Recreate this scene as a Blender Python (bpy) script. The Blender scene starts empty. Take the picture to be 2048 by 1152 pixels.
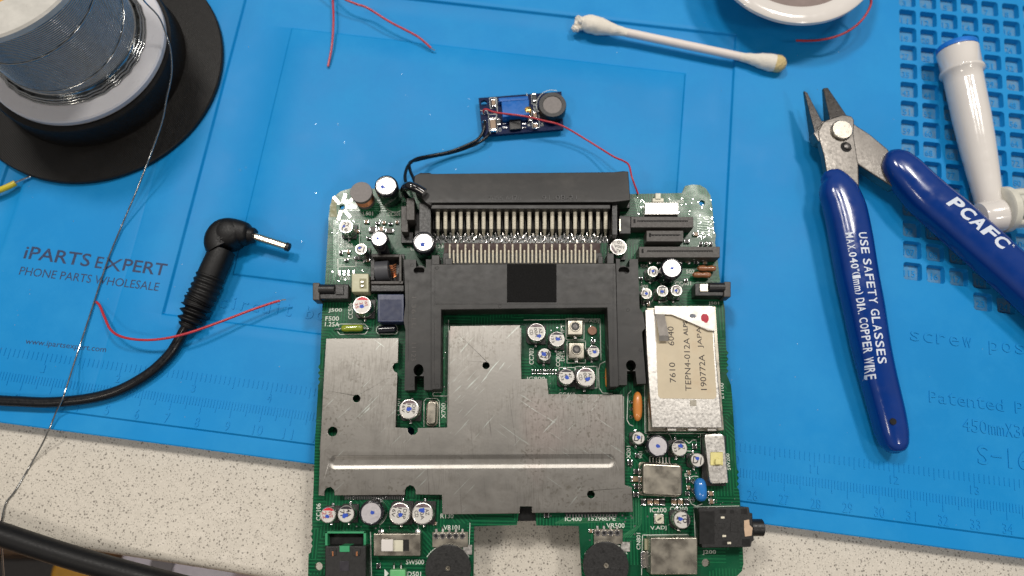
import bpy, bmesh, math, random
from mathutils import Vector, Matrix
from mathutils.geometry import tessellate_polygon
random.seed(7)
S = 0.001            # everything below is written in millimetres
# ------------------------------------------------------------ camera
F, T, H, ROLL = 1400.0, math.radians(14.8727), 231.2, math.radians(-0.9151)
scene = bpy.context.scene
C = bpy.context.collection
cam_d = bpy.data.cameras.new('camera'); cam = bpy.data.objects.new('camera', cam_d); C.objects.link(cam)
cam_d.sensor_width = 36; cam_d.lens = F/2048*36; cam_d.clip_start = 0.01; cam_d.clip_end = 20
r_ = Vector((1, 0, 0)); u_ = Vector((0, math.cos(T), math.sin(T))); d_ = Vector((0, math.sin(T), -math.cos(T)))
cr, sr = math.cos(ROLL), math.sin(ROLL)
Xc = cr*r_-sr*u_; Yc = sr*r_+cr*u_
mm_ = Matrix((Xc, Yc, -d_)).transposed().to_4x4(); mm_.translation = (0, 0, H*S); cam.matrix_world = mm_
cam_d.dof.use_dof = True; cam_d.dof.focus_distance = 0.217; cam_d.dof.aperture_fstop = 9.0
scene.camera = cam
scene.render.engine = 'CYCLES'
scene.view_settings.view_transform = 'Standard'; scene.view_settings.look = 'None'
scene.view_settings.exposure = -0.1; scene.view_settings.gamma = 1
# ------------------------------------------------------------ light
w = bpy.data.worlds.new('World'); scene.world = w; w.use_nodes = True
nt = w.node_tree; nt.nodes.clear()
wo = nt.nodes.new('ShaderNodeOutputWorld'); bg = nt.nodes.new('ShaderNodeBackground'); bg.inputs[1].default_value = 0.36
tc = nt.nodes.new('ShaderNodeTexCoord'); sx = nt.nodes.new('ShaderNodeSeparateXYZ'); rp = nt.nodes.new('ShaderNodeValToRGB')
nt.links.new(tc.outputs['Generated'], sx.inputs[0]); nt.links.new(sx.outputs[2], rp.inputs[0])
rp.color_ramp.elements[0].position = 0.0; rp.color_ramp.elements[0].color = (0.10, 0.09, 0.085, 1)
rp.color_ramp.elements[1].position = 0.6; rp.color_ramp.elements[1].color = (1.0, 0.96, 0.92, 1)
e_ = rp.color_ramp.elements.new(.86); e_.color = (.75, .70, .67, 1)
e_ = rp.color_ramp.elements.new(.97); e_.color = (.30, .27, .26, 1)
nt.links.new(rp.outputs[0], bg.inputs[0]); nt.links.new(bg.outputs[0], wo.inputs[0])
def area(name, loc, sx_, sy_, power, col, aim=(0, 60, 0)):
    l = bpy.data.lights.new(name, 'AREA'); l.shape = 'RECTANGLE'; l.size = sx_*S; l.size_y = sy_*S; l.energy = power; l.color = col
    o = bpy.data.objects.new(name, l); C.objects.link(o); o.location = Vector(loc)*S
    o.rotation_euler = (Vector(aim)-Vector(loc)).to_track_quat('-Z', 'Y').to_euler(); return o
area('ceiling_lamp', (-400, 600, 1250), 180, 140, 8.2, (1, .95, .88))
area('ceiling_lamp', (460, 600, 1250), 180, 140, 7.6, (1, .95, .88))
area('ceiling_lamp', (30, 540, 1300), 160, 110, 3.0, (1, .95, .9))
area('room_lamp', (620, -560, 1150), 150, 150, 2.2, (1, .93, .85))
area('room_lamp', (-620, -420, 1150), 150, 150, 2.2, (1, .90, .78))

# ------------------------------------------------------------ maths
def P(px, py, z=0):
    x = (px-1024)/F; v = (py-576)/F
    x, v = cr*x-sr*v, sr*x+cr*v
    dz = -math.cos(T)-v*math.sin(T); dy = math.sin(T)-v*math.cos(T); q = (H-z)/-dz
    return (x*q, dy*q)
def P3(px, py, z=0):
    a = P(px, py, z); return Vector((a[0], a[1], z))
def PP(pts, z): return [P(a, b, z) for a, b in pts]
def mmpx(px, py, z): return (P3(px+1, py, z)-P3(px, py, z)).length
MX, MY, MA = -181.12, 22.71, math.radians(-6.3964)
def mat2w(x, y): return (MX+x*math.cos(MA)-y*math.sin(MA), MY+x*math.sin(MA)+y*math.cos(MA))
ZB, ZC = 9.5, -6.5   # board top, countertop

# ------------------------------------------------------------ materials
def mk(name, col, rough=.5, metal=0, var=.12, vs=.25, bump=0, bs=3, rvar=.08, spec=.5, coat=0, stretch=None, dirt=None, trans=0):
    m = bpy.data.materials.new(name); m.use_nodes = True; t = m.node_tree; N = t.nodes; L = t.links
    b = N['Principled BSDF']; tcn = N.new('ShaderNodeTexCoord'); vm = N.new('ShaderNodeMapping'); vm.inputs['Scale'].default_value = (1000, 1000, 1000)
    L.new(tcn.outputs['Object'], vm.inputs['Vector'])
    if stretch: vm.inputs['Scale'].default_value = [1000*s for s in stretch]
    n = N.new('ShaderNodeTexNoise'); n.inputs['Scale'].default_value = vs; n.inputs['Detail'].default_value = 6; n.inputs['Roughness'].default_value = .62; L.new(vm.outputs[0], n.inputs['Vector'])
    mr = N.new('ShaderNodeMapRange'); mr.inputs[1].default_value = .3; mr.inputs[2].default_value = .7; L.new(n.outputs[0], mr.inputs[0])
    mx = N.new('ShaderNodeMix'); mx.data_type = 'RGBA'
    mx.inputs[6].default_value = (*[c*(1-var) for c in col], 1); mx.inputs[7].default_value = (*[min(1, c*(1+var)) for c in col], 1)
    L.new(mr.outputs[0], mx.inputs[0]); out = mx.outputs[2]
    if dirt:
        dcol, dscale, lo, hi = dirt
        n2 = N.new('ShaderNodeTexNoise'); n2.inputs['Scale'].default_value = dscale; n2.inputs['Detail'].default_value = 8; n2.inputs['Roughness'].default_value = .7
        L.new(vm.outputs[0], n2.inputs['Vector']); m2 = N.new('ShaderNodeMapRange'); m2.inputs[1].default_value = lo; m2.inputs[2].default_value = hi; L.new(n2.outputs[0], m2.inputs[0])
        mx2 = N.new('ShaderNodeMix'); mx2.data_type = 'RGBA'; L.new(m2.outputs[0], mx2.inputs[0]); L.new(out, mx2.inputs[6]); mx2.inputs[7].default_value = (*dcol, 1); out = mx2.outputs[2]
    L.new(out, b.inputs['Base Color'])
    n3 = N.new('ShaderNodeTexNoise'); n3.inputs['Scale'].default_value = vs*3; n3.inputs['Detail'].default_value = 4; L.new(vm.outputs[0], n3.inputs['Vector'])
    r2 = N.new('ShaderNodeMapRange'); r2.inputs[3].default_value = max(.02, rough-rvar); r2.inputs[4].default_value = min(1, rough+rvar); r2.inputs[1].default_value = .3; r2.inputs[2].default_value = .7
    L.new(n3.outputs[0], r2.inputs[0]); L.new(r2.outputs[0], b.inputs['Roughness'])
    b.inputs['Metallic'].default_value = metal; b.inputs['Specular IOR Level'].default_value = spec; b.inputs['Coat Weight'].default_value = coat
    if trans: b.inputs['Subsurface Weight'].default_value = trans; b.inputs['Subsurface Radius'].default_value = (.003, .003, .003)
    if bump:
        nb = N.new('ShaderNodeTexNoise'); nb.inputs['Scale'].default_value = bs; nb.inputs['Detail'].default_value = 5; L.new(vm.outputs[0], nb.inputs['Vector'])
        bp = N.new('ShaderNodeBump'); bp.inputs['Strength'].default_value = 1; bp.inputs['Distance'].default_value = bump*S; L.new(nb.outputs[0], bp.inputs['Height']); L.new(bp.outputs[0], b.inputs['Normal'])
    m['_'] = 0
    return m
def nodes_of(m): return m.node_tree.nodes, m.node_tree.links, m.node_tree.nodes['Principled BSDF'], [n for n in m.node_tree.nodes if n.type == 'MAPPING'][0]
def layer(m, fac_socket, col):
    """mix a further colour over the current base colour"""
    N, L, b, mp = nodes_of(m); src = b.inputs['Base Color'].links[0].from_socket
    x = N.new('ShaderNodeMix'); x.data_type = 'RGBA'; L.new(fac_socket, x.inputs[0]); L.new(src, x.inputs[6]); x.inputs[7].default_value = (*col, 1); L.new(x.outputs[2], b.inputs['Base Color'])
def thresh(m, sock, lo, hi):
    N, L, b, mp = nodes_of(m); r = N.new('ShaderNodeMapRange'); r.inputs[1].default_value = lo; r.inputs[2].default_value = hi; L.new(sock, r.inputs[0]); return r.outputs[0]
def mathn(m, op, a, c):
    N, L, b, mp = nodes_of(m); x = N.new('ShaderNodeMath'); x.operation = op
    for i, v in enumerate((a, c)):
        if v is None: continue
        if isinstance(v, (int, float)): x.inputs[i].default_value = v
        else: L.new(v, x.inputs[i])
    return x.outputs[0]

M_ = {}
M_['mat'] = mk('blue_silicone', (.003, .225, .56), .5, var=.05, vs=.02, bump=.015, bs=2.5, rvar=.06, spec=.22, dirt=((.015, .265, .60), .03, .45, .75))
M_['cellfloor'] = mk('dusty_blue_silicone', (.035, .215, .43), .6, var=.15, vs=.15, dirt=((.16, .24, .30), .25, .45, .8))
M_['print'] = mk('dark_print', (.012, .03, .09), .6, var=.2, vs=1.5, dirt=((.02, .16, .42), 1.2, .58, .66))
m = M_['counter'] = mk('speckled_quartz', (.565, .525, .455), .38, var=.05, vs=.12, bump=.01, bs=3)
N, L, b, mp = nodes_of(m)
for sc, lo, hi, col, rot in ((2.2, .42, .2, (.68, .63, .55), 3), (1.6, .36, .2, (.29, .265, .225), 1), (.8, .30, .16, (.19, .17, .145), 0), (.36, .11, .06, (.13, .12, .105), 2)):
    v = N.new('ShaderNodeTexVoronoi'); v.inputs['Scale'].default_value = sc; mo = N.new('ShaderNodeVectorMath'); mo.operation = 'ADD'; mo.inputs[1].default_value = (rot*37, rot*11, 5)
    nz = N.new('ShaderNodeTexNoise'); nz.inputs['Scale'].default_value = 2; L.new(mp.outputs[0], nz.inputs['Vector'])
    sc2 = N.new('ShaderNodeVectorMath'); sc2.operation = 'MULTIPLY_ADD'; sc2.inputs[1].default_value = (.5, .5, .5); L.new(nz.outputs['Color'], sc2.inputs[0]); L.new(mp.outputs[0], sc2.inputs[2])
    L.new(sc2.outputs[0], mo.inputs[0]); L.new(mo.outputs[0], v.inputs['Vector']); 
    keep = N.new('ShaderNodeSeparateColor'); L.new(v.outputs['Color'], keep.inputs[0])
    k = mathn(m, 'GREATER_THAN', keep.outputs[0], .3)
    layer(m, mathn(m, 'MULTIPLY', thresh(m, v.outputs['Distance'], lo, hi), k), col)
# printed circuit board: solder resist over traces
def pcbmat(name, base, trace, sc):
    m = mk(name, base, .26, var=.35, vs=.06, bump=.015, bs=1, rvar=.08, spec=.26)
    N, L, b, mp = nodes_of(m)
    vo = N.new('ShaderNodeTexVoronoi'); vo.distance = 'CHEBYCHEV'; vo.inputs['Scale'].default_value = .14; L.new(mp.outputs[0], vo.inputs['Vector'])
    sc_ = N.new('ShaderNodeSeparateColor'); L.new(vo.outputs['Color'], sc_.inputs[0])
    sp = N.new('ShaderNodeSeparateXYZ'); L.new(mp.outputs[0], sp.inputs[0])
    def stripe(sock): return mathn(m, 'GREATER_THAN', mathn(m, 'SINE', mathn(m, 'MULTIPLY', sock, sc), None), .15)
    a = stripe(sp.outputs[0]); c = stripe(sp.outputs[1]); d = stripe(mathn(m, 'MULTIPLY', mathn(m, 'ADD', sp.outputs[0], sp.outputs[1]), .707))
    s1 = mathn(m, 'MULTIPLY', a, mathn(m, 'LESS_THAN', sc_.outputs[0], .3))
    s2 = mathn(m, 'MULTIPLY', c, mathn(m, 'GREATER_THAN', sc_.outputs[0], .62))
    s3 = mathn(m, 'MULTIPLY', d, mathn(m, 'MULTIPLY', mathn(m, 'GREATER_THAN', sc_.outputs[0], .42), mathn(m, 'LESS_THAN', sc_.outputs[0], .55)))
    s = mathn(m, 'MAXIMUM', mathn(m, 'MAXIMUM', s1, s2), s3)
    layer(m, s, trace)
    bp = [n for n in N if n.type == 'BUMP'][0]; b2 = N.new('ShaderNodeBump'); b2.inputs['Distance'].default_value = .09*S; L.new(s, b2.inputs['Height']); L.new(bp.outputs[0], b2.inputs['Normal']); L.new(b2.outputs[0], b.inputs['Normal'])
    return m
M_['pcb'] = pcbmat('green_solder_resist', (.003, .062, .027), (.008, .115, .046), 6.5)
M_['darkgreen'] = mk('dark_flux_stained_green', (.004, .02, .012), .25, var=.4, vs=1)
M_['pcbedge'] = mk('green_edge', (.005, .13, .05), .45)
M_['bluepcb'] = mk('blue_solder_resist', (.001, .008, .048), .3, var=.2, vs=.4, spec=.12)
m = M_['shield'] = mk('worn_tinned_steel', (.245, .235, .217), .37, 1.0, var=.05, vs=.05, bump=.008, bs=1.4, rvar=.025, dirt=((.175, .165, .148), .16, .5, .78))
N, L, b, mp = nodes_of(m)
for i, (sx2, sy2, rot) in enumerate(((.02, 1.6, .6), (.02, 1.9, -.8), (.03, 1.4, 2.3), (.015, 2.2, 1.45))):
    mq = N.new('ShaderNodeMapping'); mq.inputs['Rotation'].default_value = (0, 0, rot); L.new(mp.outputs[0], mq.inputs['Vector'])
    m3 = N.new('ShaderNodeVectorMath'); m3.operation = 'MULTIPLY'; m3.inputs[1].default_value = (sx2*3, sy2, 1); L.new(mq.outputs[0], m3.inputs[0])
    q = N.new('ShaderNodeTexNoise'); q.inputs['Scale'].default_value = 1; q.inputs['Detail'].default_value = 3; q.inputs['Distortion'].default_value = .4; L.new(m3.outputs[0], q.inputs['Vector'])
    g = N.new('ShaderNodeTexNoise'); g.inputs['Scale'].default_value = .045+.01*i; L.new(mq.outputs[0], g.inputs['Vector'])
    layer(m, mathn(m, 'MULTIPLY', mathn(m, 'MULTIPLY', thresh(m, q.outputs[0], .66, .72), thresh(m, g.outputs[0], .52, .63)), .65), (.52, .60, .56) if i < 3 else (.10, .09, .085))
mg = N.new('ShaderNodeVectorMath'); mg.operation = 'MULTIPLY'; mg.inputs[1].default_value = (3.2, .25, 1); L.new(mp.outputs[0], mg.inputs[0])
q = N.new('ShaderNodeTexNoise'); q.inputs['Scale'].default_value = 1; q.inputs['Detail'].default_value = 5; L.new(mg.outputs[0], q.inputs['Vector'])
g = N.new('ShaderNodeTexNoise'); g.inputs['Scale'].default_value = .05; L.new(mp.outputs[0], g.inputs['Vector'])
layer(m, mathn(m, 'MULTIPLY', mathn(m, 'MULTIPLY', thresh(m, q.outputs[0], .5, .62), thresh(m, g.outputs[0], .42, .6)), .38), (.14, .13, .115))
# pinkish tint in broad noise patches and dark pitting
q = N.new('ShaderNodeTexNoise'); q.inputs['Scale'].default_value = .03; L.new(mp.outputs[0], q.inputs['Vector'])
layer(m, mathn(m, 'MULTIPLY', thresh(m, q.outputs[0], .58, .75), .5), (.32, .25, .235))
q = N.new('ShaderNodeTexNoise'); q.inputs['Scale'].default_value = 1.1; q.inputs['Detail'].default_value = 8; L.new(mp.outputs[0], q.inputs['Vector'])
g = N.new('ShaderNodeTexNoise'); g.inputs['Scale'].default_value = .07; L.new(mp.outputs[0], g.inputs['Vector'])
layer(m, mathn(m, 'MULTIPLY', mathn(m, 'MULTIPLY', thresh(m, q.outputs[0], .55, .64), thresh(m, g.outputs[0], .47, .62)), .7), (.13, .12, .10))
M_['tin'] = mk('bright_tin', (.62, .60, .565), .36, 1.0, var=.07, vs=.4, bump=.02, bs=1.5, dirt=((.47, .45, .42), .5, .5, .7))
M_['nickel'] = mk('nickel_can', (.44, .41, .345), .3, 1.0, var=.08, vs=.1, dirt=((.34, .31, .25), .15, .5, .85))
M_['clip'] = mk('clip_steel', (.50, .475, .44), .42, 1.0, var=.08, vs=.2)
M_['clipreflect'] = mk('clip_steel_dark_reflection', (.13, .12, .11), .4, .8, var=.1)  # dark reflection on the clip finger is put into this colour
M_['gold'] = mk('pale_gold_pin', (.93, .86, .70), .3, .4, var=.1, vs=1)
M_['goldt'] = mk('gold_screw', (.75, .5, .15), .25, 1.0)
M_['solder'] = mk('solder', (.80, .80, .80), .15, 1.0, var=.1, vs=2, bump=.08, bs=1.5)
M_['alu'] = mk('aluminium_can', (.72, .70, .67), .28, 1.0, var=.06, vs=.8)
M_['capface'] = mk('white_cap_print', (.56, .545, .51), .4, .1, var=.05, vs=1)
M_['venttop'] = mk('vent_aluminium', (.72, .71, .70), .3, .7, var=.04, vs=1)
M_['ventgrey'] = mk('vent_aluminium_grey', (.50, .48, .50), .4, .7, var=.04, vs=1)
M_['sleeve'] = mk('black_sleeve', (.010, .011, .016), .16, var=.2, vs=1, spec=.6, coat=.3)
M_['blk'] = mk('black_plastic', (.008, .008, .008), .42, var=.25, vs=.6, bump=.03, bs=2.5)
M_['frame'] = mk('grey_black_moulded_plastic', (.015, .0147, .0142), .42, var=.3, vs=.12, bump=.006, bs=2.0, rvar=.06, stretch=(1, 1.4, 1), spec=.4, dirt=((.040, .037, .034), .10, .5, .85))
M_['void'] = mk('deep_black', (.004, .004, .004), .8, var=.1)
M_['sticker'] = mk('dark_felt', (.009, .009, .0092), .9, var=.4, vs=3, bump=.08, bs=4, spec=.12, dirt=((.03, .03, .03), 5, .6, .68))
M_['conn'] = mk('grey_connector', (.052, .047, .043), .5, var=.1, vs=.6, bump=.02)
M_['darkband'] = mk('dark_mark', (.02, .018, .025), .35)
M_['brownband'] = mk('brown_mark', (.14, .10, .11), .4)
M_['redband'] = mk('red_mark', (.55, .012, .03), .4)
M_['inkblue'] = mk('blue_ink', (.008, .06, .42), .5)
M_['inkred'] = mk('red_ink', (.42, .005, .03), .5)
M_['inkgrey'] = mk('grey_ink', (.13, .14, .17), .5)
M_['inkblack'] = mk('black_ink', (.025, .02, .02), .6)
M_['inkredtext'] = mk('red_text_ink', (.35, .03, .04), .6)
M_['silk'] = mk('white_silkscreen', (.62, .66, .60), .6, var=.1, vs=2)
M_['silkdim'] = mk('dim_silkscreen', (.20, .27, .21), .6)
M_['paper'] = mk('aged_cream_label', (.53, .455, .325), .55, var=.07, vs=.12, dirt=((.44, .33, .21), .06, .58, .8), bump=.05, bs=.12)
M_['orange'] = mk('orange_ceramic', (.55, .20, .04), .3, coat=.5)
M_['brown'] = mk('brown_ceramic', (.23, .09, .035), .35, coat=.4)
M_['bluecer'] = mk('blue_ceramic', (.02, .17, .50), .2, coat=.6)
M_['green'] = mk('olive_fuse', (.22, .28, .02), .2, coat=.7)
M_['greenp'] = mk('green_plastic', (.03, .28, .12), .4)
M_['ltgreen'] = mk('light_green_lens', (.13, .42, .17), .3)
M_['ivory'] = mk('ivory_plastic', (.42, .41, .27), .4, var=.08)
M_['cream'] = mk('cream_knob', (.55, .53, .42), .35)
M_['yellowk'] = mk('yellow_knob', (.66, .60, .25), .4)
M_['copper'] = mk('copper_wire', (.62, .27, .13), .3, 1.0, var=.3, vs=2)
M_['ferrite'] = mk('grey_ferrite', (.17, .155, .15), .55, var=.12, vs=1.2, bump=.03)
M_['coilgrey'] = mk('coil_tape', (.055, .057, .065), .5)
M_['navy'] = mk('navy_plastic', (.018, .028, .075), .35)
M_['tan'] = mk('tan_chip_capacitor', (.27, .18, .11), .4)
M_['trimblue'] = mk('trimmer_blue', (.002, .11, .42), .3, spec=.3)
M_['spoolwhite'] = mk('white_translucent_plastic', (.60, .60, .63), .32, var=.03, vs=.05, trans=.15)
M_['spoolcream'] = mk('cream_plastic', (.50, .49, .455), .35)
M_['black3d'] = mk('printed_black_plastic', (.006, .0055, .005), .42, spec=.3, var=.3, vs=.3, bump=.03, bs=2, dirt=((.05, .045, .04), 1.2, .66, .74))
N, L, b, mp = nodes_of(M_['black3d'])
wv = N.new('ShaderNodeTexWave'); wv.inputs['Scale'].default_value = .75; wv.wave_type = 'BANDS'; wv.bands_direction = 'DIAGONAL'; L.new(mp.outputs[0], wv.inputs['Vector'])
b2 = N.new('ShaderNodeBump'); b2.inputs['Distance'].default_value = .035*S; L.new(wv.outputs[0], b2.inputs['Height']); L.new([n for n in N if n.type == 'BUMP'][0].outputs[0], b2.inputs['Normal']); L.new(b2.outputs[0], b.inputs['Normal'])
M_['solderwire'] = mk('tin_solder_wire', (.40, .41, .41), .13, 1.0, var=.12, vs=.5)
M_['redwire'] = mk('red_insulation', (.42, .025, .035), .32)
M_['darkred'] = mk('dark_red_insulation', (.22, .012, .03), .3)
M_['blackwire'] = mk('black_insulation', (.004, .005, .007), .3, var=.2, spec=.4)
M_['rubber'] = mk('black_rubber', (.004, .004, .0045), .48, spec=.3, var=.2, vs=.5, bump=.02)
M_['gluebk'] = mk('black_shrink', (.005, .005, .007), .1, coat=.6)
M_['yellow'] = mk('yellow_insulation', (.62, .50, .02), .35)
M_['orangep'] = mk('amber_plastic', (.60, .30, .01), .4)
M_['grip'] = mk('dark_blue_grip', (.001, .031, .20), .17, var=.08, vs=.1, spec=.5, coat=.15)
M_['steel'] = mk('tool_steel', (.19, .178, .165), .40, 1.0, var=.12, vs=.3, bump=.02, bs=1.6, dirt=((.08, .074, .068), .4, .55, .8))
M_['steeldk'] = mk('tool_steel_dark', (.11, .104, .10), .33, 1.0, var=.3, vs=.8, bump=.05)
M_['rivet'] = mk('rivet_steel', (.40, .375, .33), .3, 1.0, var=.1, vs=.5)
M_['white'] = mk('glossy_white_plastic', (.66, .63, .60), .14, var=.02, vs=.1, coat=.3)
M_['offwhite'] = mk('offwhite_plastic', (.58, .57, .50), .35)
M_['capblue'] = mk('blue_ring', (.01, .16, .60), .35)
M_['cotton'] = mk('cotton', (.74, .70, .62), .9, var=.05, vs=1, bump=.25, bs=3, dirt=((.66, .58, .40), .25, .6, .8))
M_['waxy'] = mk('waxy_yellow_cotton', (.58, .46, .22), .6, var=.15, vs=.6, bump=.3, bs=1.5)
M_['swabstick'] = mk('swab_stick', (.70, .64, .60), .5, var=.03)
M_['flake'] = mk('solder_flake', (.75, .76, .78), .25, .9)
M_['whiteprint'] = mk('white_pad_print', (.62, .68, .78), .5, var=.03)
M_['wood'] = mk('beige_board', (.50, .34, .22), .6, var=.06, vs=.02)
M_['lilac'] = mk('pale_lilac_plastic', (.72, .69, .80), .35)
M_['darktool'] = mk('dark_tool', (.02, .018, .018), .5)

# ------------------------------------------------------------ objects
def tag(o, label, cat, group=None, kind=None):
    o['label'] = label
    if cat: o['category'] = cat
    if group: o['group'] = group
    if kind: o['kind'] = kind
    return o
def thing(name, loc, label, cat, group=None):
    o = bpy.data.objects.new(name, None); o.empty_display_size = .005; C.objects.link(o); o.location = Vector(loc)*S
    o['_o'] = list(loc); return tag(o, label, cat, group)
def origin_of(o):
    v = Vector((0, 0, 0))
    while o is not None: v += o.location; o = o.parent
    return v
class MB:
    def __init__(s): s.v = []; s.f = []
    def add(s, vs, fs):
        n = len(s.v); s.v += [tuple(v) for v in vs]; s.f += [tuple(n+i for i in f) for f in fs]; return s
    def quadbox(s, base, top, z0, z1):
        vs = [(x, y, z0) for x, y in base]+[(x, y, z1) for x, y in top]; n = len(base)
        return s.add(vs, [tuple(range(n-1, -1, -1)), tuple(range(n, 2*n))]+[(i, (i+1) % n, n+(i+1) % n, n+i) for i in range(n)])
    def prism(s, poly, z0, z1):
        a = sum(poly[i][0]*poly[(i+1) % len(poly)][1]-poly[(i+1) % len(poly)][0]*poly[i][1] for i in range(len(poly)))
        if a < 0: poly = poly[::-1]
        return s.quadbox(poly, poly, z0, z1)
    def boxpx(s, x0, y0, x1, y1, z0, z1):
        return s.prism(PP([(x0, y1), (x1, y1), (x1, y0), (x0, y0)], z1), z0, z1)
    def box(s, cx, cy, w, h, z0, z1, a=0):
        c_, s_ = math.cos(a), math.sin(a)
        return s.prism([(cx+u*c_-v*s_, cy+u*s_+v*c_) for u, v in ((-w/2, -h/2), (w/2, -h/2), (w/2, h/2), (-w/2, h/2))], z0, z1)
    def lathe(s, cx, cy, prof, n=40, cap=True, ax=None, o=None):
        """prof: [(r,z)...]; optional axis frame ax=(origin, direction)"""
        if ax: 
            O, D = Vector(ax[0]), Vector(ax[1]).normalized(); U = D.cross(Vector((0, 0, 1)));
            if U.length < .01: U = Vector((1, 0, 0))
            U.normalize(); W = D.cross(U)
        vs = []
        for r, z in prof:
            for i in range(n):
                a = 2*math.pi*i/n
                if ax: vs.append(O+D*z+U*(r*math.cos(a))+W*(r*math.sin(a)))
                else: vs.append((cx+r*math.cos(a), cy+r*math.sin(a), z))
        fs = []
        for k in range(len(prof)-1):
            for i in range(n): j = (i+1) % n; fs.append((k*n+i, k*n+j, (k+1)*n+j, (k+1)*n+i))
        if cap: fs.append(tuple(range(n-1, -1, -1))); fs.append(tuple((len(prof)-1)*n+i for i in range(n)))
        return s.add(vs, fs)
    def sweep(s, pts, radii, n=16, cap=True, flat=1.0, up=None, sq=2.0):
        """tube through 3D points; radii scalar or list (r or (rside, rup))"""
        pts = [Vector(p) for p in pts]; m = len(pts)
        if not isinstance(radii, (list, tuple)): radii = [radii]*m
        vs = []; prevU = None
        for k, p in enumerate(pts):
            t = (pts[min(k+1, m-1)]-pts[max(k-1, 0)]).normalized()
            if prevU is None:
                U = t.cross(Vector((0, 0, 1)));
                if U.length < .05: U = t.cross(Vector((0, 1, 0)))
            elif up: U = t.cross(Vector((0, 0, 1)))
            else: U = prevU-t*prevU.dot(t)
            U.normalize(); W = U.cross(t); prevU = U
            r = radii[k]; ra, rb = r if isinstance(r, tuple) else (r, r*flat)
            for i in range(n):
                a = 2*math.pi*i/n; ca, sa = math.cos(a), math.sin(a)
                ca = math.copysign(abs(ca)**(2/sq), ca); sa = math.copysign(abs(sa)**(2/sq), sa)
                vs.append(p+U*ra*ca+W*rb*sa)
        fs = []
        for k in range(m-1):
            for i in range(n): j = (i+1) % n; fs.append((k*n+i, k*n+j, (k+1)*n+j, (k+1)*n+i))
        if cap: fs.append(tuple(range(n-1, -1, -1))); fs.append(tuple((m-1)*n+i for i in range(n)))
        return s.add(vs, fs)
    def plate(s, outer, holes, z0, z1):
        polys = [outer]+holes; allv = [Vector((x, y, 0)) for p in polys for x, y in p]
        tris = tessellate_polygon([[Vector((x, y, 0)) for x, y in p] for p in polys])
        n = len(allv); vs = [(v.x, v.y, z1) for v in allv]+[(v.x, v.y, z0) for v in allv]; fs = []
        for a, b_, c in tris:
            cr_ = (allv[b_]-allv[a]).cross(allv[c]-allv[a]).z
            if cr_ < 0: a, b_, c = a, c, b_
            if abs(cr_) < 1e-9: continue
            fs.append((a, b_, c)); fs.append((n+a, n+c, n+b_))
        k = 0
        for pi, p in enumerate(polys):
            ar = sum(p[i][0]*p[(i+1) % len(p)][1]-p[(i+1) % len(p)][0]*p[i][1] for i in range(len(p)))
            flip = (ar < 0) != (pi > 0)
            for i in range(len(p)):
                a, b_ = k+i, k+(i+1) % len(p); q = (a, n+a, n+b_, b_)
                fs.append(q if not flip else q[::-1])
            k += len(p)
        return s.add(vs, fs)
    def build(s, name, mat, parent=None, bevel=0, smooth=False, label=None, seg=2, angle=40):
        me = bpy.data.meshes.new(name); off = origin_of(parent)
        me.from_pydata([(v[0]*S-off.x, v[1]*S-off.y, v[2]*S-off.z) for v in s.v], [], s.f)
        o = bpy.data.objects.new(name, me); C.objects.link(o); o.parent = parent
        me.materials.append(M_[mat] if isinstance(mat, str) else mat)
        if bevel:
            md = o.modifiers.new('bevel', 'BEVEL'); md.width = bevel*S; md.segments = seg; md.limit_method = 'ANGLE'; md.angle_limit = math.radians(40)
        if smooth or bevel:
            me.polygons.foreach_set('use_smooth', [True]*len(me.polygons))
            try:
                me.set_sharp_from_angle(angle=math.radians(angle))
            except Exception: pass
            if bevel:
                wn = o.modifiers.new('wn', 'WEIGHTED_NORMAL'); wn.keep_sharp = False
        if label: o['label'] = label
        return o
def spl(pts, n=8):
    """Catmull-Rom through 3D (or nD) points"""
    pts = [Vector(p) for p in pts]; out = []
    q = [pts[0]*2-pts[1]]+pts+[pts[-1]*2-pts[-2]]
    for i in range(1, len(q)-2):
        a, b_, c, d = q[i-1:i+3]
        for k in range(n):
            t = k/n; out.append(.5*((2*b_)+(c-a)*t+(2*a-5*b_+4*c-d)*t*t+(3*b_-a-3*c+d)*t**3))
    out.append(pts[-1]); return out
def circ(px, py, rpx, z, n=24, ry=None):
    c = P3(px, py, z); k = mmpx(px, py, z); r = rpx*k; ry = (ry or rpx)*k
    return [(c.x+r*math.cos(2*math.pi*i/n), c.y+ry*math.sin(2*math.pi*i/n)) for i in range(n)]
def rrect(cx, cy, w, h, r, n=5, a=0):
    out = []
    for sx_, sy_, a0 in ((1, 1, 0), (-1, 1, 90), (-1, -1, 180), (1, -1, 270)):
        for k in range(n+1):
            t = math.radians(a0+90*k/n); x = sx_*(w/2-r)+r*math.cos(t); y = sy_*(h/2-r)+r*math.sin(t)
            out.append((cx+x*math.cos(a)-y*math.sin(a), cy+x*math.sin(a)+y*math.cos(a)))
    return out
_fc = {}
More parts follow.
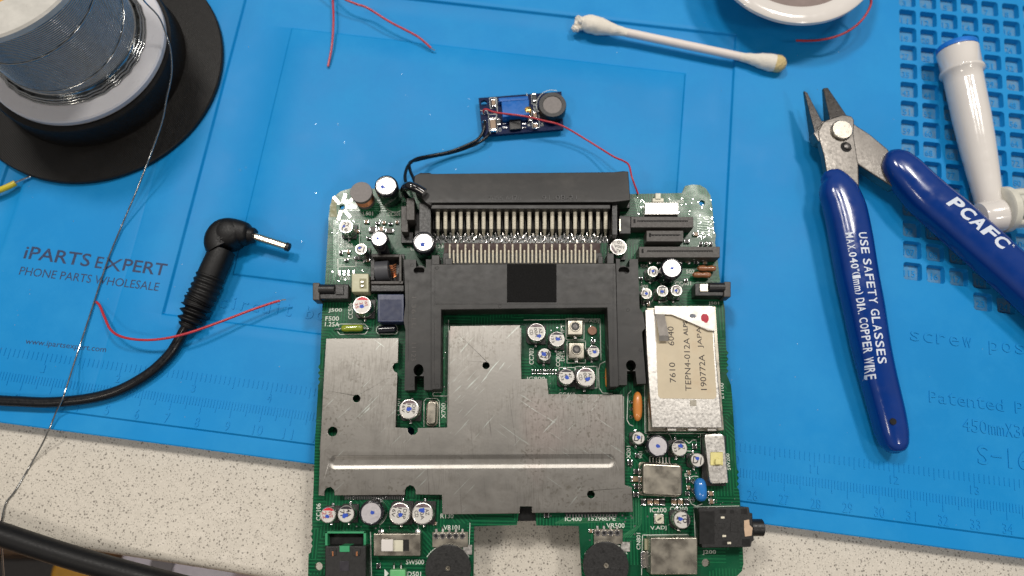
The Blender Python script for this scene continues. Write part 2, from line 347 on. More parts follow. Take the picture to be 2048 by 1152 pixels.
def textmesh(s, off=0.0, ext=.02):
    k = (s, off, ext)
    if k in _fc: return _fc[k]
    cu = bpy.data.curves.new('t', 'FONT'); cu.body = s; cu.size = 1; cu.offset = off; cu.extrude = ext; cu.resolution_u = 3; cu.fill_mode = 'BOTH'
    ob = bpy.data.objects.new('t', cu); C.objects.link(ob); dg = bpy.context.evaluated_depsgraph_get(); dg.update()
    me = bpy.data.meshes.new_from_object(ob.evaluated_get(dg)); vs = [v.co.copy() for v in me.vertices]; fs = [tuple(p.vertices) for p in me.polygons]
    bpy.data.objects.remove(ob); bpy.data.curves.remove(cu); bpy.data.meshes.remove(me)
    x0 = min(v.x for v in vs); x1 = max(v.x for v in vs); y0 = min(v.y for v in vs); y1 = max(v.y for v in vs)
    _fc[k] = (vs, fs, x0, x1, y0, y1); return _fc[k]
def put_text(mb, s, cx, cy, w, h, ang, z0, z1, off=0.0, shear=0):
    vs, fs, x0, x1, y0, y1 = textmesh(s, off); zz = max(v.z for v in vs); c_, s_ = math.cos(ang), math.sin(ang); out = []
    for v in vs:
        x = ((v.x-x0)/(x1-x0)-.5)*w; y = ((v.y-y0)/(y1-y0)-.5)*h; x += shear*y
        out.append((cx+x*c_-y*s_, cy+x*s_+y*c_, z1 if v.z > 0 else z0))
    mb.add(out, fs)
def textpx(mb, s, A, B, hpx, z, ht=.03, off=0.0, shear=0):
    a = P3(*A, z); b_ = P3(*B, z); c = (a+b_)/2; d = b_-a
    put_text(mb, s, c.x, c.y, d.length, hpx*mmpx(*A, z), math.atan2(d.y, d.x), z-.005, z+ht, off, shear)

# ------------------------------------------------------------ the surfaces
ed = [P(-60, 1036, ZC), P(90, 1066, ZC), P(600, 1146, ZC), P(1300, 1256, ZC)]
dx, dy = ed[2][0]-ed[1][0], ed[2][1]-ed[1][1]; L_ = math.hypot(dx, dy); dx /= L_; dy /= L_
e0 = (ed[1][0]-dx*220, ed[1][1]-dy*220); e1 = (ed[1][0]+dx*620, ed[1][1]+dy*620)
mb = MB(); prof = [(0, 0), (2, -.4), (3.2, -1.6), (3.6, -3.2), (3.6, -24), (3, -26)]
rows = []
nx, ny = dy, -dx
if ny > 0: nx, ny = -nx, -ny
for q, zz in [(-560, 0)]+prof: rows.append([(e[0]+nx*(q-5.0), e[1]+ny*q, ZC+zz) for e in (e0, e1)])
vs = [v for r in rows for v in r]; mb.add(vs, [(2*i, 2*i+1, 2*i+3, 2*i+2) for i in range(len(rows)-1)])
# underside and back so the slab is closed
n = len(mb.v); mb.add([(e0[0]+nx*-565, e0[1]+ny*-565, ZC-26), (e1[0]+nx*-565, e1[1]+ny*-565, ZC-26)], [])
mb.f.append((2*len(rows)-2, 2*len(rows)-1, n+1, n)); mb.f.append((n, n+1, 1, 0))
tag(mb.build('countertop', 'counter', None, smooth=True), 'beige speckled stone countertop under the blue mat', None, kind='structure')
mb = MB(); mb.box(0, -120, 1100, 900, -196, -190)
tag(mb.build('lower_shelf', 'wood', None), 'blurred beige wooden surface below the counter edge', None, kind='structure')

# ------------------------------------------------------------ blue mat
matT = thing('soldering_mat', (MX, MY, 0), 'large bright blue silicone work mat with moulded trays and rulers', 'mat')
CP = 7.85; CX0 = 312.0; CY0 = 184.2; NC = 8
cells = [(i, j) for j in range(-1, 14) for i in range(NC)]+[(3, 14), (4, 14)]
gx0 = CX0-CP/2; gx1 = CX0+(NC-.5)*CP; gyb = CY0-13.5*CP; gyt = CY0+1.5*CP
bx0, bx1, byb = CX0+2.5*CP, CX0+4.5*CP, CY0-14.5*CP
def ss(x, a, b_): t = min(1, max(0, (x-a)/(b_-a))); return t*t*(3-2*t)
def inrect(x, y, x0, x1, y0, y1, s=.45): return min(ss(x, x0-s, x0+s), 1-ss(x, x1-s, x1+s), ss(y, y0-s, y0+s), 1-ss(y, y1-s, y1+s))
def height(x, y):
    h = -1.1*inrect(x, y, 59.7, 247.2, 34.6, 167.8)+.8*inrect(x, y, 79.9, 229.3, 51.4, 149.2)
    h -= .9*inrect(x, y, -9.0, -1.6, 3, 260)+.7*inrect(x, y, -60, -13.5, 3, 260)
    h -= .12*inrect(x, y, 43.5, 44.1, 3, 260, .25)
    h -= .75*(1-ss(y, -1.7, -1.1))
    h -= .3*(1-ss(y, -7.4, -7.0))
    return h
def brk(cs, s=.45, k=6): return [c-s+2*s*i/k for c in cs for i in range(k+1)]
xs = sorted(set([round(v, 3) for v in brk([59.7, 247.2, 79.9, 229.3, -9, -1.6, -13.5])+[43.2, 43.4, 43.8, 44.2, 44.4, -60, 420, gx0, gx1, bx0, bx1]+[float(i) for i in range(-50, 420, 10)]]))
ys = sorted(set([round(v, 3) for v in brk([34.6, 167.8, 51.4, 149.2, 3])+[-7.4, -7.3, -7.1, -6.9, -6.7, -1.7, -1.5, -1.3, -1.1, gyb, gyt, byb, 262]+[float(i) for i in range(0, 262, 10)]]))
mb = MB(); idx = {}
for j, y in enumerate(ys):
    for i, x in enumerate(xs):
        idx[i, j] = len(mb.v); wx, wy = mat2w(x, y); mb.v.append((wx, wy, height(x, y)))
for j in range(len(ys)-1):
    for i in range(len(xs)-1):
        cx_, cy_ = (xs[i]+xs[i+1])/2, (ys[j]+ys[j+1])/2
        if gx0 < cx_ < gx1 and gyb < cy_ < gyt: continue
        if bx0 < cx_ < bx1 and byb < cy_ < gyb: continue
        mb.f.append((idx[i, j], idx[i+1, j], idx[i+1, j+1], idx[i, j+1]))
# cells with a rounded lip, sloped walls and a floor
def ringpt(cx_, cy_, hw, r, k, n=24):
    pts = rrect(cx_, cy_, 2*hw, 2*hw, r, 5); return pts
for i, j in cells:
    cx_, cy_ = CX0+i*CP, CY0-j*CP; h = CP/2
    inner = rrect(cx_, cy_, 6.2, 6.2, 1.0, 5); n = len(inner); outer = []
    for k, (x, y) in enumerate(inner):
        q = k % 6; ux, uy = x-cx_, y-cy_; sgx = 1 if ux > 0 else -1; sgy = 1 if uy > 0 else -1
        if q in (2, 3): outer.append((cx_+sgx*h, cy_+sgy*h))
        elif abs(ux) > abs(uy): outer.append((cx_+sgx*h, cy_+uy))
        else: outer.append((cx_+ux, cy_+sgy*h))
    def sc(f): return [(cx_+(x-cx_)*f, cy_+(y-cy_)*f) for x, y in inner]
    loops = [(outer, 0), (sc(1.035), 0), (sc(1.01), -.07), (sc(.99), -.3), (sc(.95), -2.1), (sc(.92), -2.3)]
    base = len(mb.v)
    for lp, z in loops: mb.v += [(*mat2w(x, y), z) for x, y in lp]
    for a in range(len(loops)-1):
        for k in range(n):
            kk = (k+1) % n; mb.f.append((base+a*n+k, base+a*n+kk, base+(a+1)*n+kk, base+(a+1)*n+k)[::-1])
    mb.f.append(tuple(base+(len(loops)-1)*n+k for k in range(n)))
# skirt down to the counter
bl = [mat2w(-60, -7.4), mat2w(420, -7.4), mat2w(420, 262), mat2w(-60, 262)]
hh = height(0, -7.4)
b0 = len(mb.v); mb.v += [(x, y, hh if k < 2 else 0) for k, (x, y) in enumerate(bl)]+[(x, y, ZC+.02) for x, y in bl]
mb.f += [(b0+k, b0+4+k, b0+4+(k+1) % 4, b0+(k+1) % 4) for k in range(4)]
o = mb.build('mat_sheet', 'mat', matT, smooth=True, angle=30)
o.data.materials.append(M_['cellfloor'])
for p in o.data.polygons:
    if len(p.vertices) > 6: p.material_index = 1
bm = bmesh.new(); bm.from_mesh(o.data); bmesh.ops.remove_doubles(bm, verts=bm.verts, dist=1e-7); bmesh.ops.recalc_face_normals(bm, faces=bm.faces); bm.to_mesh(o.data); bm.free()
# moulded letters
def spaced(mb, s, x0, y, pitch, w, h, z0, z1, off=.0):
    for k, ch in enumerate(s):
        if ch == ' ': continue
        up = ch.isupper() or ch.isdigit() or ch in 'bdkltf'; hh_ = h if up else h*.72; yy = y if up else y-h*.14
        if ch == '-': hh_ = h*.06; yy = y
        if ch in 'py': yy = y-h*.32; hh_ = h*.95
        if ch == 'i': hh_ = h; yy = y
        cw = w*(.35 if ch in 'il1' else 1); cx_, cy_ = mat2w(x0+k*pitch, yy); put_text(mb, ch, cx_, cy_, cw, hh_, MA, z0, z1, off)
mb = MB(); spaced(mb, 'circuit board', 78.7, 41.5, 3.75, 2.6, 4.2, -1.2, -.85); mb.build('moulded_lettering', 'mat', matT)
mb = MB(); spaced(mb, 'screw position', 312.2, 60, 4.35, 3.0, 4.6, -.1, .28); mb.build('moulded_lettering', 'mat', matT)
mb = MB(); spaced(mb, 'Patented Product', 317.7, 39.6, 3.1, 2.5, 3.7, -.1, .28); mb.build('moulded_lettering', 'mat', matT)
mb = MB(); spaced(mb, '450mmX300mm', 328.3, 31.8, 2.75, 2.3, 4.1, -.1, .28); mb.build('moulded_lettering', 'mat', matT)
mb = MB(); spaced(mb, 'S-160', 333.2, 22.8, 4.3, 3.4, 6.0, -.1, .3); mb.build('moulded_lettering', 'mat', matT)
mb = MB()
for k in range(0, 3600):
    if k > 360: break
    x = k; yb = 8.7
    l = 5.1 if k % 10 == 0 else 4.0 if k % 5 == 0 else 2.6
    cx_, cy_ = mat2w(x, yb-l/2); mb.box(cx_, cy_, .3, l, -.1, .16, MA)
for k in range(0, 15*16):
    x = k*25.4/16; l = 4.4 if k % 16 == 0 else 3.6 if k % 8 == 0 else 2.6
    if x > 360: break
    cx_, cy_ = mat2w(x, 16.6-l/2); mb.box(cx_, cy_, .3, l, -.1, .16, MA)
mb.build('ruler_ticks', 'mat', matT)
mb = MB()
for k in range(1, 36):
    cx_, cy_ = mat2w(k*10, .9); put_text(mb, str(k), cx_, cy_, 1.5 if k < 10 else 3.2, 3.1, MA, -.1, .2)
for k in range(1, 15):
    cx_, cy_ = mat2w(k*25.4, 11.4); put_text(mb, str(k), cx_, cy_, 1.3 if k < 10 else 2.8, 2.5, MA, -.1, .2)
mb.build('ruler_numbers', 'mat', matT)
mb = MB()
for i, j in cells:
    nn = 107+8*(j-12)+i if j < 14 else 120+i
    if nn < 1: continue
    s = str(nn); cx_, cy_ = mat2w(CX0+i*CP, CY0-j*CP-.2); put_text(mb, s, cx_, cy_, 1.5*len(s)*.8+.2, 2.3, MA, -2.35, -2.08)
mb.build('tray_numbers', 'mat', matT)
# printed lettering (dark ink)
mb = MB(); textpx(mb, 'iPARTS', (50, 504), (181, 521), 27, .02, .012, off=.012); textpx(mb, 'E', (192, 524), (206, 526), 24, .02, .012, off=.012)
textpx(mb, 'X', (208, 527), (244, 531), 26, .02, .012); textpx(mb, 'PERT', (247, 529), (333, 540), 25, .02, .012, off=.012); mb.build('printed_lettering', 'print', matT)
mb = MB(); textpx(mb, 'PHONE PARTS WHOLESALE', (40, 541), (318, 574), 17, .02, .012); mb.build('printed_lettering', 'print', matT)
mb = MB(); textpx(mb, 'www.ipartsexpert.com', (51, 684), (212, 701), 14, .02, .012); mb.build('printed_lettering', 'print', matT)

# ------------------------------------------------------------ circuit board
brd = thing('circuit_board', (*P(1050, 750, ZB), ZB), 'green console circuit board crowded with capacitors, steel shields and a black cartridge frame', 'circuit board')
out = [(657, 436), (660, 410), (668, 394), (680, 383), (700, 377), (830, 378), (1000, 380), (1262, 388), (1364, 386), (1370, 372), (1384, 369), (1400, 370), (1412, 377), (1421, 391), (1425, 415), (1428, 460), (1432, 470), (1430, 484), (1433, 500), (1440, 560), (1450, 620),
       (1452, 690)]+[(1455+(2 if k % 2 else -2), 700+6*k) for k in range(9)]+[(1462, 770), (1464, 790), (1470, 880), (1473, 930)]+[(1476+(2 if k % 2 else -2), 938+6*k) for k in range(8)]+[(1480, 1000), (1484, 1060), (1487, 1128), (1484, 1142), (1474, 1152), (1460, 1157), (1164, 1160), (1158, 1052), (1073, 1051), (1071, 1030), (1066, 1014), (1040, 1014), (1036, 1035), (1034, 1050),
       (948, 1053), (947, 1160), (618, 1168), (616, 1150), (617, 1108), (622, 1104)]+[(623+(2 if k % 2 else -1), 1098-6*k) for k in range(8)]+[(624, 1045), (626, 997), (630, 880), (636, 778)]+[(638+(2 if k % 2 else -2), 770-6*k) for k in range(8)]+[(640, 720), (645, 606), (650, 565), (657, 450)]
holes = [circ(684, 414, 5, ZB), circ(1404, 406, 6, ZB), circ(637, 1133, 8, ZB), circ(1412, 1126, 8, ZB), circ(820, 863, 9, ZB)]
mb = MB(); mb.plate(PP(out, ZB), [h[::-1] for h in holes], ZB-1.6, ZB)
sub = mb.build('board_substrate', 'pcb', brd)
sub.data.materials.append(M_['pcbedge'])
for p in sub.data.polygons:
    if abs(p.normal.z) < .5: p.material_index = 1
MB().prism(PP([(1015, 1000), (1090, 1000), (1084, 1042), (1022, 1042)], ZB-2), ZB-6, ZB-2).build('underside_block', 'void', brd)  # black box added below the notch, standing in for the shade there
# support posts under the board (it rests on its rear parts)
for a, b_ in ((700, 480), (1400, 560), (700, 960), (1430, 900), (1050, 600)):
    mb = MB(); c = P(a, b_, ZB-1.6); mb.box(c[0], c[1], 6, 6, .03 if b_ > 500 else .03, ZB-1.6); mb.build('underside_block', 'blk', brd, bevel=.4)

def sline(pts, wpx=1.3, z=ZB):
    silk = MB()
    for a, b_ in zip(pts[:-1], pts[1:]):
        A = P3(*a, z); B = P3(*b_, z); d = B-A; l = d.length
        silk.box((A.x+B.x)/2, (A.y+B.y)/2, l+.15, wpx*.16, z+.008, z+.035, math.atan2(d.y, d.x))
    silk.build('silkscreen_outline', 'silk', brd)
def srect(x0, y0, x1, y1, w=1.3): sline([(x0, y0), (x1, y0), (x1, y1), (x0, y1), (x0, y0)], w)
def sarc(cx_, cy_, r, a0=0, a1=360, w=1.4): sline([(cx_+r*math.cos(math.radians(a0+(a1-a0)*k/20)), cy_+r*math.sin(math.radians(a0+(a1-a0)*k/20))) for k in range(21)], w)
def arcpart(r, z0, w): pass

def capacitor(px, py, r, h, style='smd', band='dark', bang=90, txt=(), tcol='inkblack', tang=-10, dot=(0, 0, 5), label=None, zb=ZB):
    zt = zb+h; c = P3(px, py, zt); k = mmpx(px, py, zt); R = r*k; x, y = c.x, c.y
    if style == 'smd':
        o = MB().lathe(x, y, [(R*.9, zb+.9), (R*.97, zb+1.0), (R*.97, zb+1.5), (R*.9, zb+1.7), (R*.9, zb+2.0), (R, zb+2.3), (R, zt-.4), (R*.975, zt-.14), (R*.92, zt), (R*.86, zt)]).build('capacitor', 'alu', brd, smooth=True, label=label)
        q = R*1.04; ch = R*.45
        MB().prism([(x-q+ch*.6, y-q), (x+q, y-q), (x+q, y+q), (x-q+ch*.6, y+q), (x-q, y+q-ch*.6), (x-q, y-q+ch*.6)], zb+.1, zb+.95).build('base', 'blk', o, bevel=.1)
        for sg in (1, -1): MB().box(x, y+sg*(q+.35), .8, .9, zb+.03, zb+.4).build('solder_joint', 'solder', o, bevel=.15)
        MB().lathe(x, y, [(R*.86, zt+.005), (R*.86, zt+.03)]).build('printed_face', 'capface', o, smooth=True)
        zf = zt+.035
        if band:
            a0 = math.radians(bang-52); a1 = math.radians(bang+52)
            MB().prism([(x+R*.865*math.cos(a0+(a1-a0)*i/14), y+R*.865*math.sin(a0+(a1-a0)*i/14)) for i in range(15)], zf, zf+.02).build('polarity_band', {'dark': 'darkband', 'brown': 'brownband', 'red': 'redband'}[band], o)
    else:
        vt = {'sleeve': .74, 'slim': .78, 'wide': .80}[style]
        o = MB().lathe(x, y, [(R*.95, zb+.05), (R, zb+.4), (R, zb+1.2), (R*.965, zb+1.6), (R, zb+2.0), (R, zt-.9), (R*.97, zt-.35), (R*.9, zt-.05), (R*.83, zt), (R*vt, zt-.05), (R*vt, zt-.35)]).build('capacitor', 'sleeve', brd, smooth=True, label=label)
        MB().lathe(x, y, [(R*(vt-.01), zt-.3), (R*(vt-.01), zt-.18)]).build('vented_top', 'ventgrey' if label and 'grey' in label else 'venttop', o, smooth=True)
        zf = zt-.175
        if style == 'sleeve':
            g = MB(); g.box(x-.1*R, y+.05*R, R*1.25, .14, zf, zf+.03, math.radians(bang)); g.box(x+.25*R, y+.1*R, .14, R*.6, zf, zf+.03, math.radians(bang)); g.build('vent_groove', 'inkgrey', o)
    if txt:
        t = MB(); n = len(txt); hh_ = R*1.4/n; a = math.radians(tang)
        for i, s in enumerate(txt):
            oy = (n-1)/2-i; lx, ly = -.05*R, oy*hh_*1.05-.05*R; put_text(t, s, x+lx*math.cos(a)-ly*math.sin(a), y+lx*math.sin(a)+ly*math.cos(a), min(R*1.2, len(s)*hh_*.62), hh_*.72, a, zf+.02, zf+.035, .01)
        t.build('printed_code', tcol, o)
    if dot:
        dx_, dy_, dr = dot; rr = random.Random(px*7+py); ph = [rr.uniform(.7, 1.2) for _ in range(12)]
        MB().prism([(x+dx_*k+dr*k*ph[i]*math.cos(i*math.pi/6), y-dy_*k+dr*k*ph[i]*math.sin(i*math.pi/6)*.8) for i in range(12)], zf+.04, zf+.055).build('ink_dot', 'inkblue', o)
    return o
AZ = ('AZ', '100A', 'CD'); DP = ('D5P', '100', '16V'); W4 = ('47', '4A', '133')
capacitor(772, 371, 23.5, 10, 'sleeve', bang=80, dot=(-7, 3, 5))
capacitor(692, 453, 14.5, 6, band=None, txt=('22', '16'), dot=(-4, 0, 3.5))
capacitor(758, 477, 18, 11.5, 'slim', dot=(-3, 0, 4))
capacitor(722, 498, 12, 6, band=None, txt=('C1',), dot=(-3, -2, 3.5))
capacitor(847, 484, 23.5, 9, 'sleeve', bang=-40, dot=(-2, 5, 5))
capacitor(724, 610, 19, 6.5, band='red', txt=('WE', '22', '35'), tcol='inkredtext', tang=-75, dot=(0, 3, 5))
capacitor(1237, 494, 17.5, 5.5, band='brown', bang=-150, txt=AZ, tang=170, dot=None)
capacitor(1344, 536, 22, 9, 'wide', dot=(0, 0, 4))
capacitor(1306, 543, 11.5, 5.5, band=None, txt=('10',), dot=(0, -1, 3.5))
capacitor(1293, 587, 11.5, 5.5, band=None, txt=('D1',), dot=(0, 0, 3.5))
capacitor(1325, 582, 12, 5.5, txt=('10A',), dot=(-1, 1, 4))
capacitor(1353, 581, 12, 5.5, band='brown', txt=('10',), dot=(-1, 0, 3.5))
capacitor(1073, 664, 19, 5.5, band='brown', txt=AZ, tang=-80, dot=(6, 8, 5))
capacitor(1114, 678, 16, 5.5, txt=W4, tang=-80, dot=(2, 0, 5))
capacitor(1089, 709, 13, 5.5, bang=0, txt=('22',), dot=(-1, -1, 5.5))
capacitor(1187, 703, 12.5, 5.5, txt=W4, tang=-80, dot=(2, 1, 4))
capacitor(1133, 753, 16.5, 5.5, txt=W4, tang=-80, dot=(1, 2, 5))
capacitor(1172, 754, 20, 5.5, band='brown', txt=AZ, tang=-80, dot=(4, 4, 5.5))
capacitor(818, 818, 20.5, 6, band='brown', txt=DP, tang=-95, dot=(0, 0, 5.5))
capacitor(656, 1030, 16, 5.5, band='red', txt=('WE', '22'), tcol='inkredtext', tang=-80, dot=(-1, 3, 4.5))
capacitor(692, 1028, 17.5, 5.5, txt=('4A', '7F'), tang=-80, dot=(-2, 3, 6))
capacitor(742, 1026, 25, 7, 'wide', dot=(2, -1, 4.5), label='large capacitor with a plain grey top in a black sleeve')
capacitor(799, 1027, 22, 5.5, band='brown', txt=DP, tang=-100, dot=(2, 3, 5.5))
capacitor(845, 1027, 22, 5.5, band='brown', txt=AZ, tang=-80, dot=(-1, -6, 6))
capacitor(1277, 876, 13, 5.5, band=None, txt=('D1',), dot=(0, -1, 4.5))
capacitor(1316, 892, 23, 6.5, 'wide', dot=(0, 0, 4.5), label='large capacitor with a grey top near the steel can')
capacitor(1359, 896, 16.5, 5.5, txt=W4, tang=-80, dot=(2, -4, 5))
capacitor(1395, 920, 14, 5.5, band=None, txt=('D1',), dot=(0, -3, 4.5))
capacitor(1364, 1040, 17.5, 5.5, bang=0, txt=('10', '4V'), tang=-80, dot=(-3, -2, 5.5))

# inductor with copper winding
zt = ZB+7.5; c = P3(722, 384, zt); R = 22*mmpx(722, 384, zt)
o = MB().lathe(c.x, c.y, [(R*.9, ZB), (R*.9, ZB+1.6), (R*.55, ZB+1.7), (R*.55, zt-1.6), (R, zt-1.5), (R, zt-.1), (R*.97, zt)]).build('inductor', 'ferrite', brd, smooth=True)
mb = MB(); [mb.lathe(c.x, c.y, [(R*.82, ZB+1.75+.5*k), (R*.9, ZB+2.0+.5*k), (R*.82, ZB+2.25+.5*k)], cap=False) for k in range(int((zt-1.6-ZB-1.9)/.5))]; mb.build('winding', 'copper', o, smooth=True)

# left shield
zs = ZB+3.4
sh = [(652, 677), (797, 676), (796, 725), (789, 727), (785, 734), (788, 742), (795, 746), (791, 855), (815, 856), (816, 864), (822, 870), (830, 869), (835, 863), (835, 856), (894, 855), (897, 800), (898, 720), (900, 652), (1040, 650), (1043, 758), (1094, 757), (1097, 788), (1245, 789), (1250, 970), (1264, 975), (1266, 1024), (1064, 1026), (1064, 1013), (1040, 1013), (1039, 1027), (885, 1029), (884, 990), (831, 989), (831, 980), (827, 973), (820, 970), (813, 974), (810, 981), (810, 990), (669, 991), (668, 980), (661, 974), (653, 976), (649, 982), (649, 992), (637, 991), (640, 900), (646, 780)]
mb = MB(); hl = [circ(713, 797, 7.5, zs)[::-1], circ(665, 863, 9.5, zs)[::-1], circ(972, 731, 7, zs)[::-1], circ(1182, 989, 7.5, zs)[::-1]]

_A = P3(658, 925, zs); _B = P3(1230, 922, zs); _d = _B-_A; rang = math.atan2(_d.y, _d.x); rcx, rcy = (_A.x+_B.x)/2, (_A.y+_B.y)/2
ribloop = lambda q: rrect(rcx, rcy, _d.length-2*q, 4.0-2*q, (4.0-2*q)/2-.01, 8, rang)
mb.plate(PP(sh, zs), hl+[ribloop(0)[::-1]], zs-.45, zs)
shield = mb.build('shield_plate', 'shield', brd, bevel=.12)
# folded rims
mb = MB()
def rim(a, b_, z0=ZB+.05, th=.4):
    A = P3(*a, zs); B = P3(*b_, zs); d = B-A; mb.box((A.x+B.x)/2, (A.y+B.y)/2, d.length, th, z0, zs-.46, math.atan2(d.y, d.x))
for a, b_ in (((654, 680), (795, 679)), ((640, 900), (655, 682)), ((639, 988), (643, 902)), ((793, 750), (790, 852)), ((901, 656), (1038, 654)), ((1041, 655), (1041, 755)), ((1100, 790), (1242, 791)), ((1247, 792), (1249, 965)), ((1262, 980), (1263, 1021)), ((1068, 1023), (1260, 1022)), ((888, 1025), (1035, 1025)), ((672, 988), (808, 987)), ((899, 660), (895, 850))): rim(a, b_)
mb.build('shield_rim', 'shield', shield)
# pressed channel
mb = MB(); lv = [(0, 0), (.15, -.015), (.5, -.09), (.9, -.20), (1.15, -.235), (1.4, -.24)]; n = len(ribloop(0))
for q, z in lv: mb.v += [(x, y, zs+z) for x, y in ribloop(q)]
for a in range(len(lv)-1): mb.f += [(a*n+k, a*n+(k+1) % n, (a+1)*n+(k+1) % n, (a+1)*n+k) for k in range(n)]
mb.f.append(tuple((len(lv)-1)*n+k for k in range(n)))
mb.build('pressed_channel', 'shield', shield, smooth=True, angle=80)

# chips tucked under the shield edge
def chip(x0, x1, y, n, name='integrated_circuit', dy=6):
    mb = MB(); A = P3(x0, y, ZB+.8); B = P3(x1, y, ZB+.8)
    mb2 = MB(); mb2.boxpx(x0-4, y-22, x1+4, y-1, ZB+.2, ZB+1.8); o = mb2.build(name, 'blk', brd)
    for k in range(n):
        p = A.lerp(B, k/(n-1)); mb.box(p.x, p.y-.2, (B-A).length/(n-1)*.45, 1.1, ZB+.05, ZB+.35)
    mb.build('pin_row', 'solder', o)
chip(690, 806, 994, 34); chip(1134, 1232, 1030, 17)

# ------------- cartridge frame (U shape)
zf = ZB+8.5; zm = ZB+6.9
fr = [(862, 528), (1212, 526), (1247, 526), (1282, 526), (1284, 620), (1290, 626), (1293, 655), (1287, 662), (1292, 768), (1254, 770), (1253, 778), (1238, 778), (1220, 776), (1215, 616), (883, 620), (882, 780), (862, 781), (808, 782), (811, 640), (806, 620), (812, 600), (808, 518), (846, 516), (861, 516)]
zz = zm
leftleg = [(808, 519), (832, 519), (832, 535), (852, 535), (852, 519), (864, 519), (864, 780), (848, 780), (848, 752), (829, 752), (829, 780), (809, 781), (811, 660), (807, 640), (811, 610)]
rightleg = [(1232, 518), (1240, 518), (1240, 534), (1259, 534), (1259, 518), (1276, 518), (1279, 617), (1286, 626), (1291, 655), (1284, 664), (1292, 767), (1274, 768), (1271, 742), (1254, 742), (1254, 770), (1237, 770)]
mb = MB(); mb.plate(PP(leftleg, zm), [circ(838, 541, 11, zm, ry=8)[::-1], circ(837, 740, 10, zm, ry=12)[::-1]], ZB+.3, zm)
frame = mb.build('cartridge_frame', 'frame', brd, bevel=.25)
mb = MB(); mb.plate(PP(rightleg, zm), [circ(1248, 541, 11, zm, ry=8)[::-1], circ(1262, 731, 10, zm, ry=11)[::-1]], ZB+.3, zm); mb.build('side_rail', 'frame', frame, bevel=.25)
ctr = [(863, 528), (1231, 526), (1237, 774), (1219, 775), (1214, 616), (883, 620), (882, 779), (864, 780)]
mb = MB(); mb.plate(PP(ctr, zf), [], zf-7.5, zf); mb.build('centre_bridge', 'frame', frame, bevel=.3)
mb = MB(); mb.boxpx(890, 618, 1210, 622, ZB+.1, ZB+5); mb.build('inner_lip', 'blk', frame)
for a, b_, ln in ((839, 543, 3.4), (1248, 543, 3.4)):
    c = P3(a, b_-5, zm); MB().lathe(c.x, c.y, [(1.1, ZB+.3), (1.9, ZB+4.2), (1.9, ZB+4.6)], 20).build('screw_boss', 'frame', frame, smooth=True)
for x0, x1, y0 in ((863, 879, 510), (905-15, 905, 516), (1196, 1206, 512), (1214, 1228, 506)):
    MB().boxpx(x0, y0, x1, 530, ZB+1, zf-.4).build('locating_tab', 'frame', frame, bevel=.2)
MB().boxpx(1014, 528, 1113, 604, zf+.01, zf+.25).build('felt_pad', 'sticker', frame, bevel=.08)
for s_, A, B in (('1-36-LL', (828, 594), (828, 656)), ('11123', (828, 686), (827, 722))):
    mb = MB(); textpx(mb, s_, A, B, 9, zm, .08); mb.build('moulded_lettering', 'conn', frame)
# lower pin block
MB().boxpx(886, 506, 1204, 529, ZB+.1, ZB+2.6).build('pin_header', 'frame', brd, bevel=.15)
hd = MB().boxpx(888, 486, 1200, 506, ZB+.05, ZB+.9).build('header_base', mk('red_brown_base', (.035, .014, .012), .6), brd)
for k in range(19):
    for q, (yy, dxp) in enumerate(((487, 0), (499, 7.85))):
        x = 899.5+k*15.72+dxp
        A = P3(x, yy, ZB+3.2); B = P3(x, 526, zf-1.5)
        MB().sweep([(A.x, A.y, A.z-2.6), (A.x, A.y-.3, A.z-.2), (A.x, A.y-1, A.z), B], [(.29, .2)]*4, 6).build('contact_pin', 'gold', brd)
# solder joints between the connectors
for k in range(92):
    x = 870+k*3.8+random.uniform(-1.5, 1.5); y = (469, 478, 474, 483)[k % 4]+random.uniform(-2, 2); c = P3(x, y, ZB)
    r = random.uniform(.34, .55); a = random.uniform(-.5, .5); MB().sweep([(c.x-a, c.y-1.2, ZB+.02), (c.x-a*.4, c.y-.5, ZB+.45), (c.x+a*.4, c.y+.5, ZB+.7), (c.x+a, c.y+1.3, ZB+.05)], [r*.5, r*.9, r*.75, r*.25], 8).build('solder_joint', 'solder', brd, smooth=True)
MB().boxpx(868, 466, 1222, 486, ZB+.01, ZB+.05).build('joint_pad', 'darkgreen', brd)

# ------------- cartridge slot connector (top)
zk = ZB+11.5
bar = [(828, 349), (834, 346), (840, 343), (860, 343), (862, 345), (1230, 341), (1244, 339), (1258, 340), (1261, 400), (1238, 403), (1232, 404), (864, 406), (862, 412), (850, 404), (843, 396), (830, 384), (827, 372)]
slot = MB(); slot.plate(PP(bar, zk), [], zk-7, zk)
yb0 = P(1040, 400, zk)[1]; slot.v = [(x, y, z-max(0, (y-yb0))*.10) if z > zk-1 else (x, y, z) for x, y, z in slot.v]; slot = slot.build('cartridge_connector', 'frame', brd, bevel=.3)
zr = zk-.8
MB().boxpx(862, 409, 1221, 418, zr-6, zr).build('ridge', 'frame', slot, bevel=.25)
MB().boxpx(1224, 400, 1235, 470, ZB+.3, zr-1).build('side_wall', 'blk', slot, bevel=.2)
MB().boxpx(838, 405, 862, 470, ZB+.3, zr-2).build('side_wall', 'blk', slot, bevel=.2)
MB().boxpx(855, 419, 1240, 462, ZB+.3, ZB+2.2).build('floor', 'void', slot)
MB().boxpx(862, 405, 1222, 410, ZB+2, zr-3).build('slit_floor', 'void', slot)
for k in range(23):
    x = 875.5+k*15.27; A = P3(x, 421, ZB+8.2); B = P3(x, 457, ZB+5.2); D = P3(x, 466, ZB+2.2)
    MB().sweep([A, A.lerp(B, .5), B, D, (D.x, D.y-.6, ZB+.4)], [(.6, .25)]*3+[(.45, .22), (.25, .2)], 6).build('contact_pin', 'gold', slot)
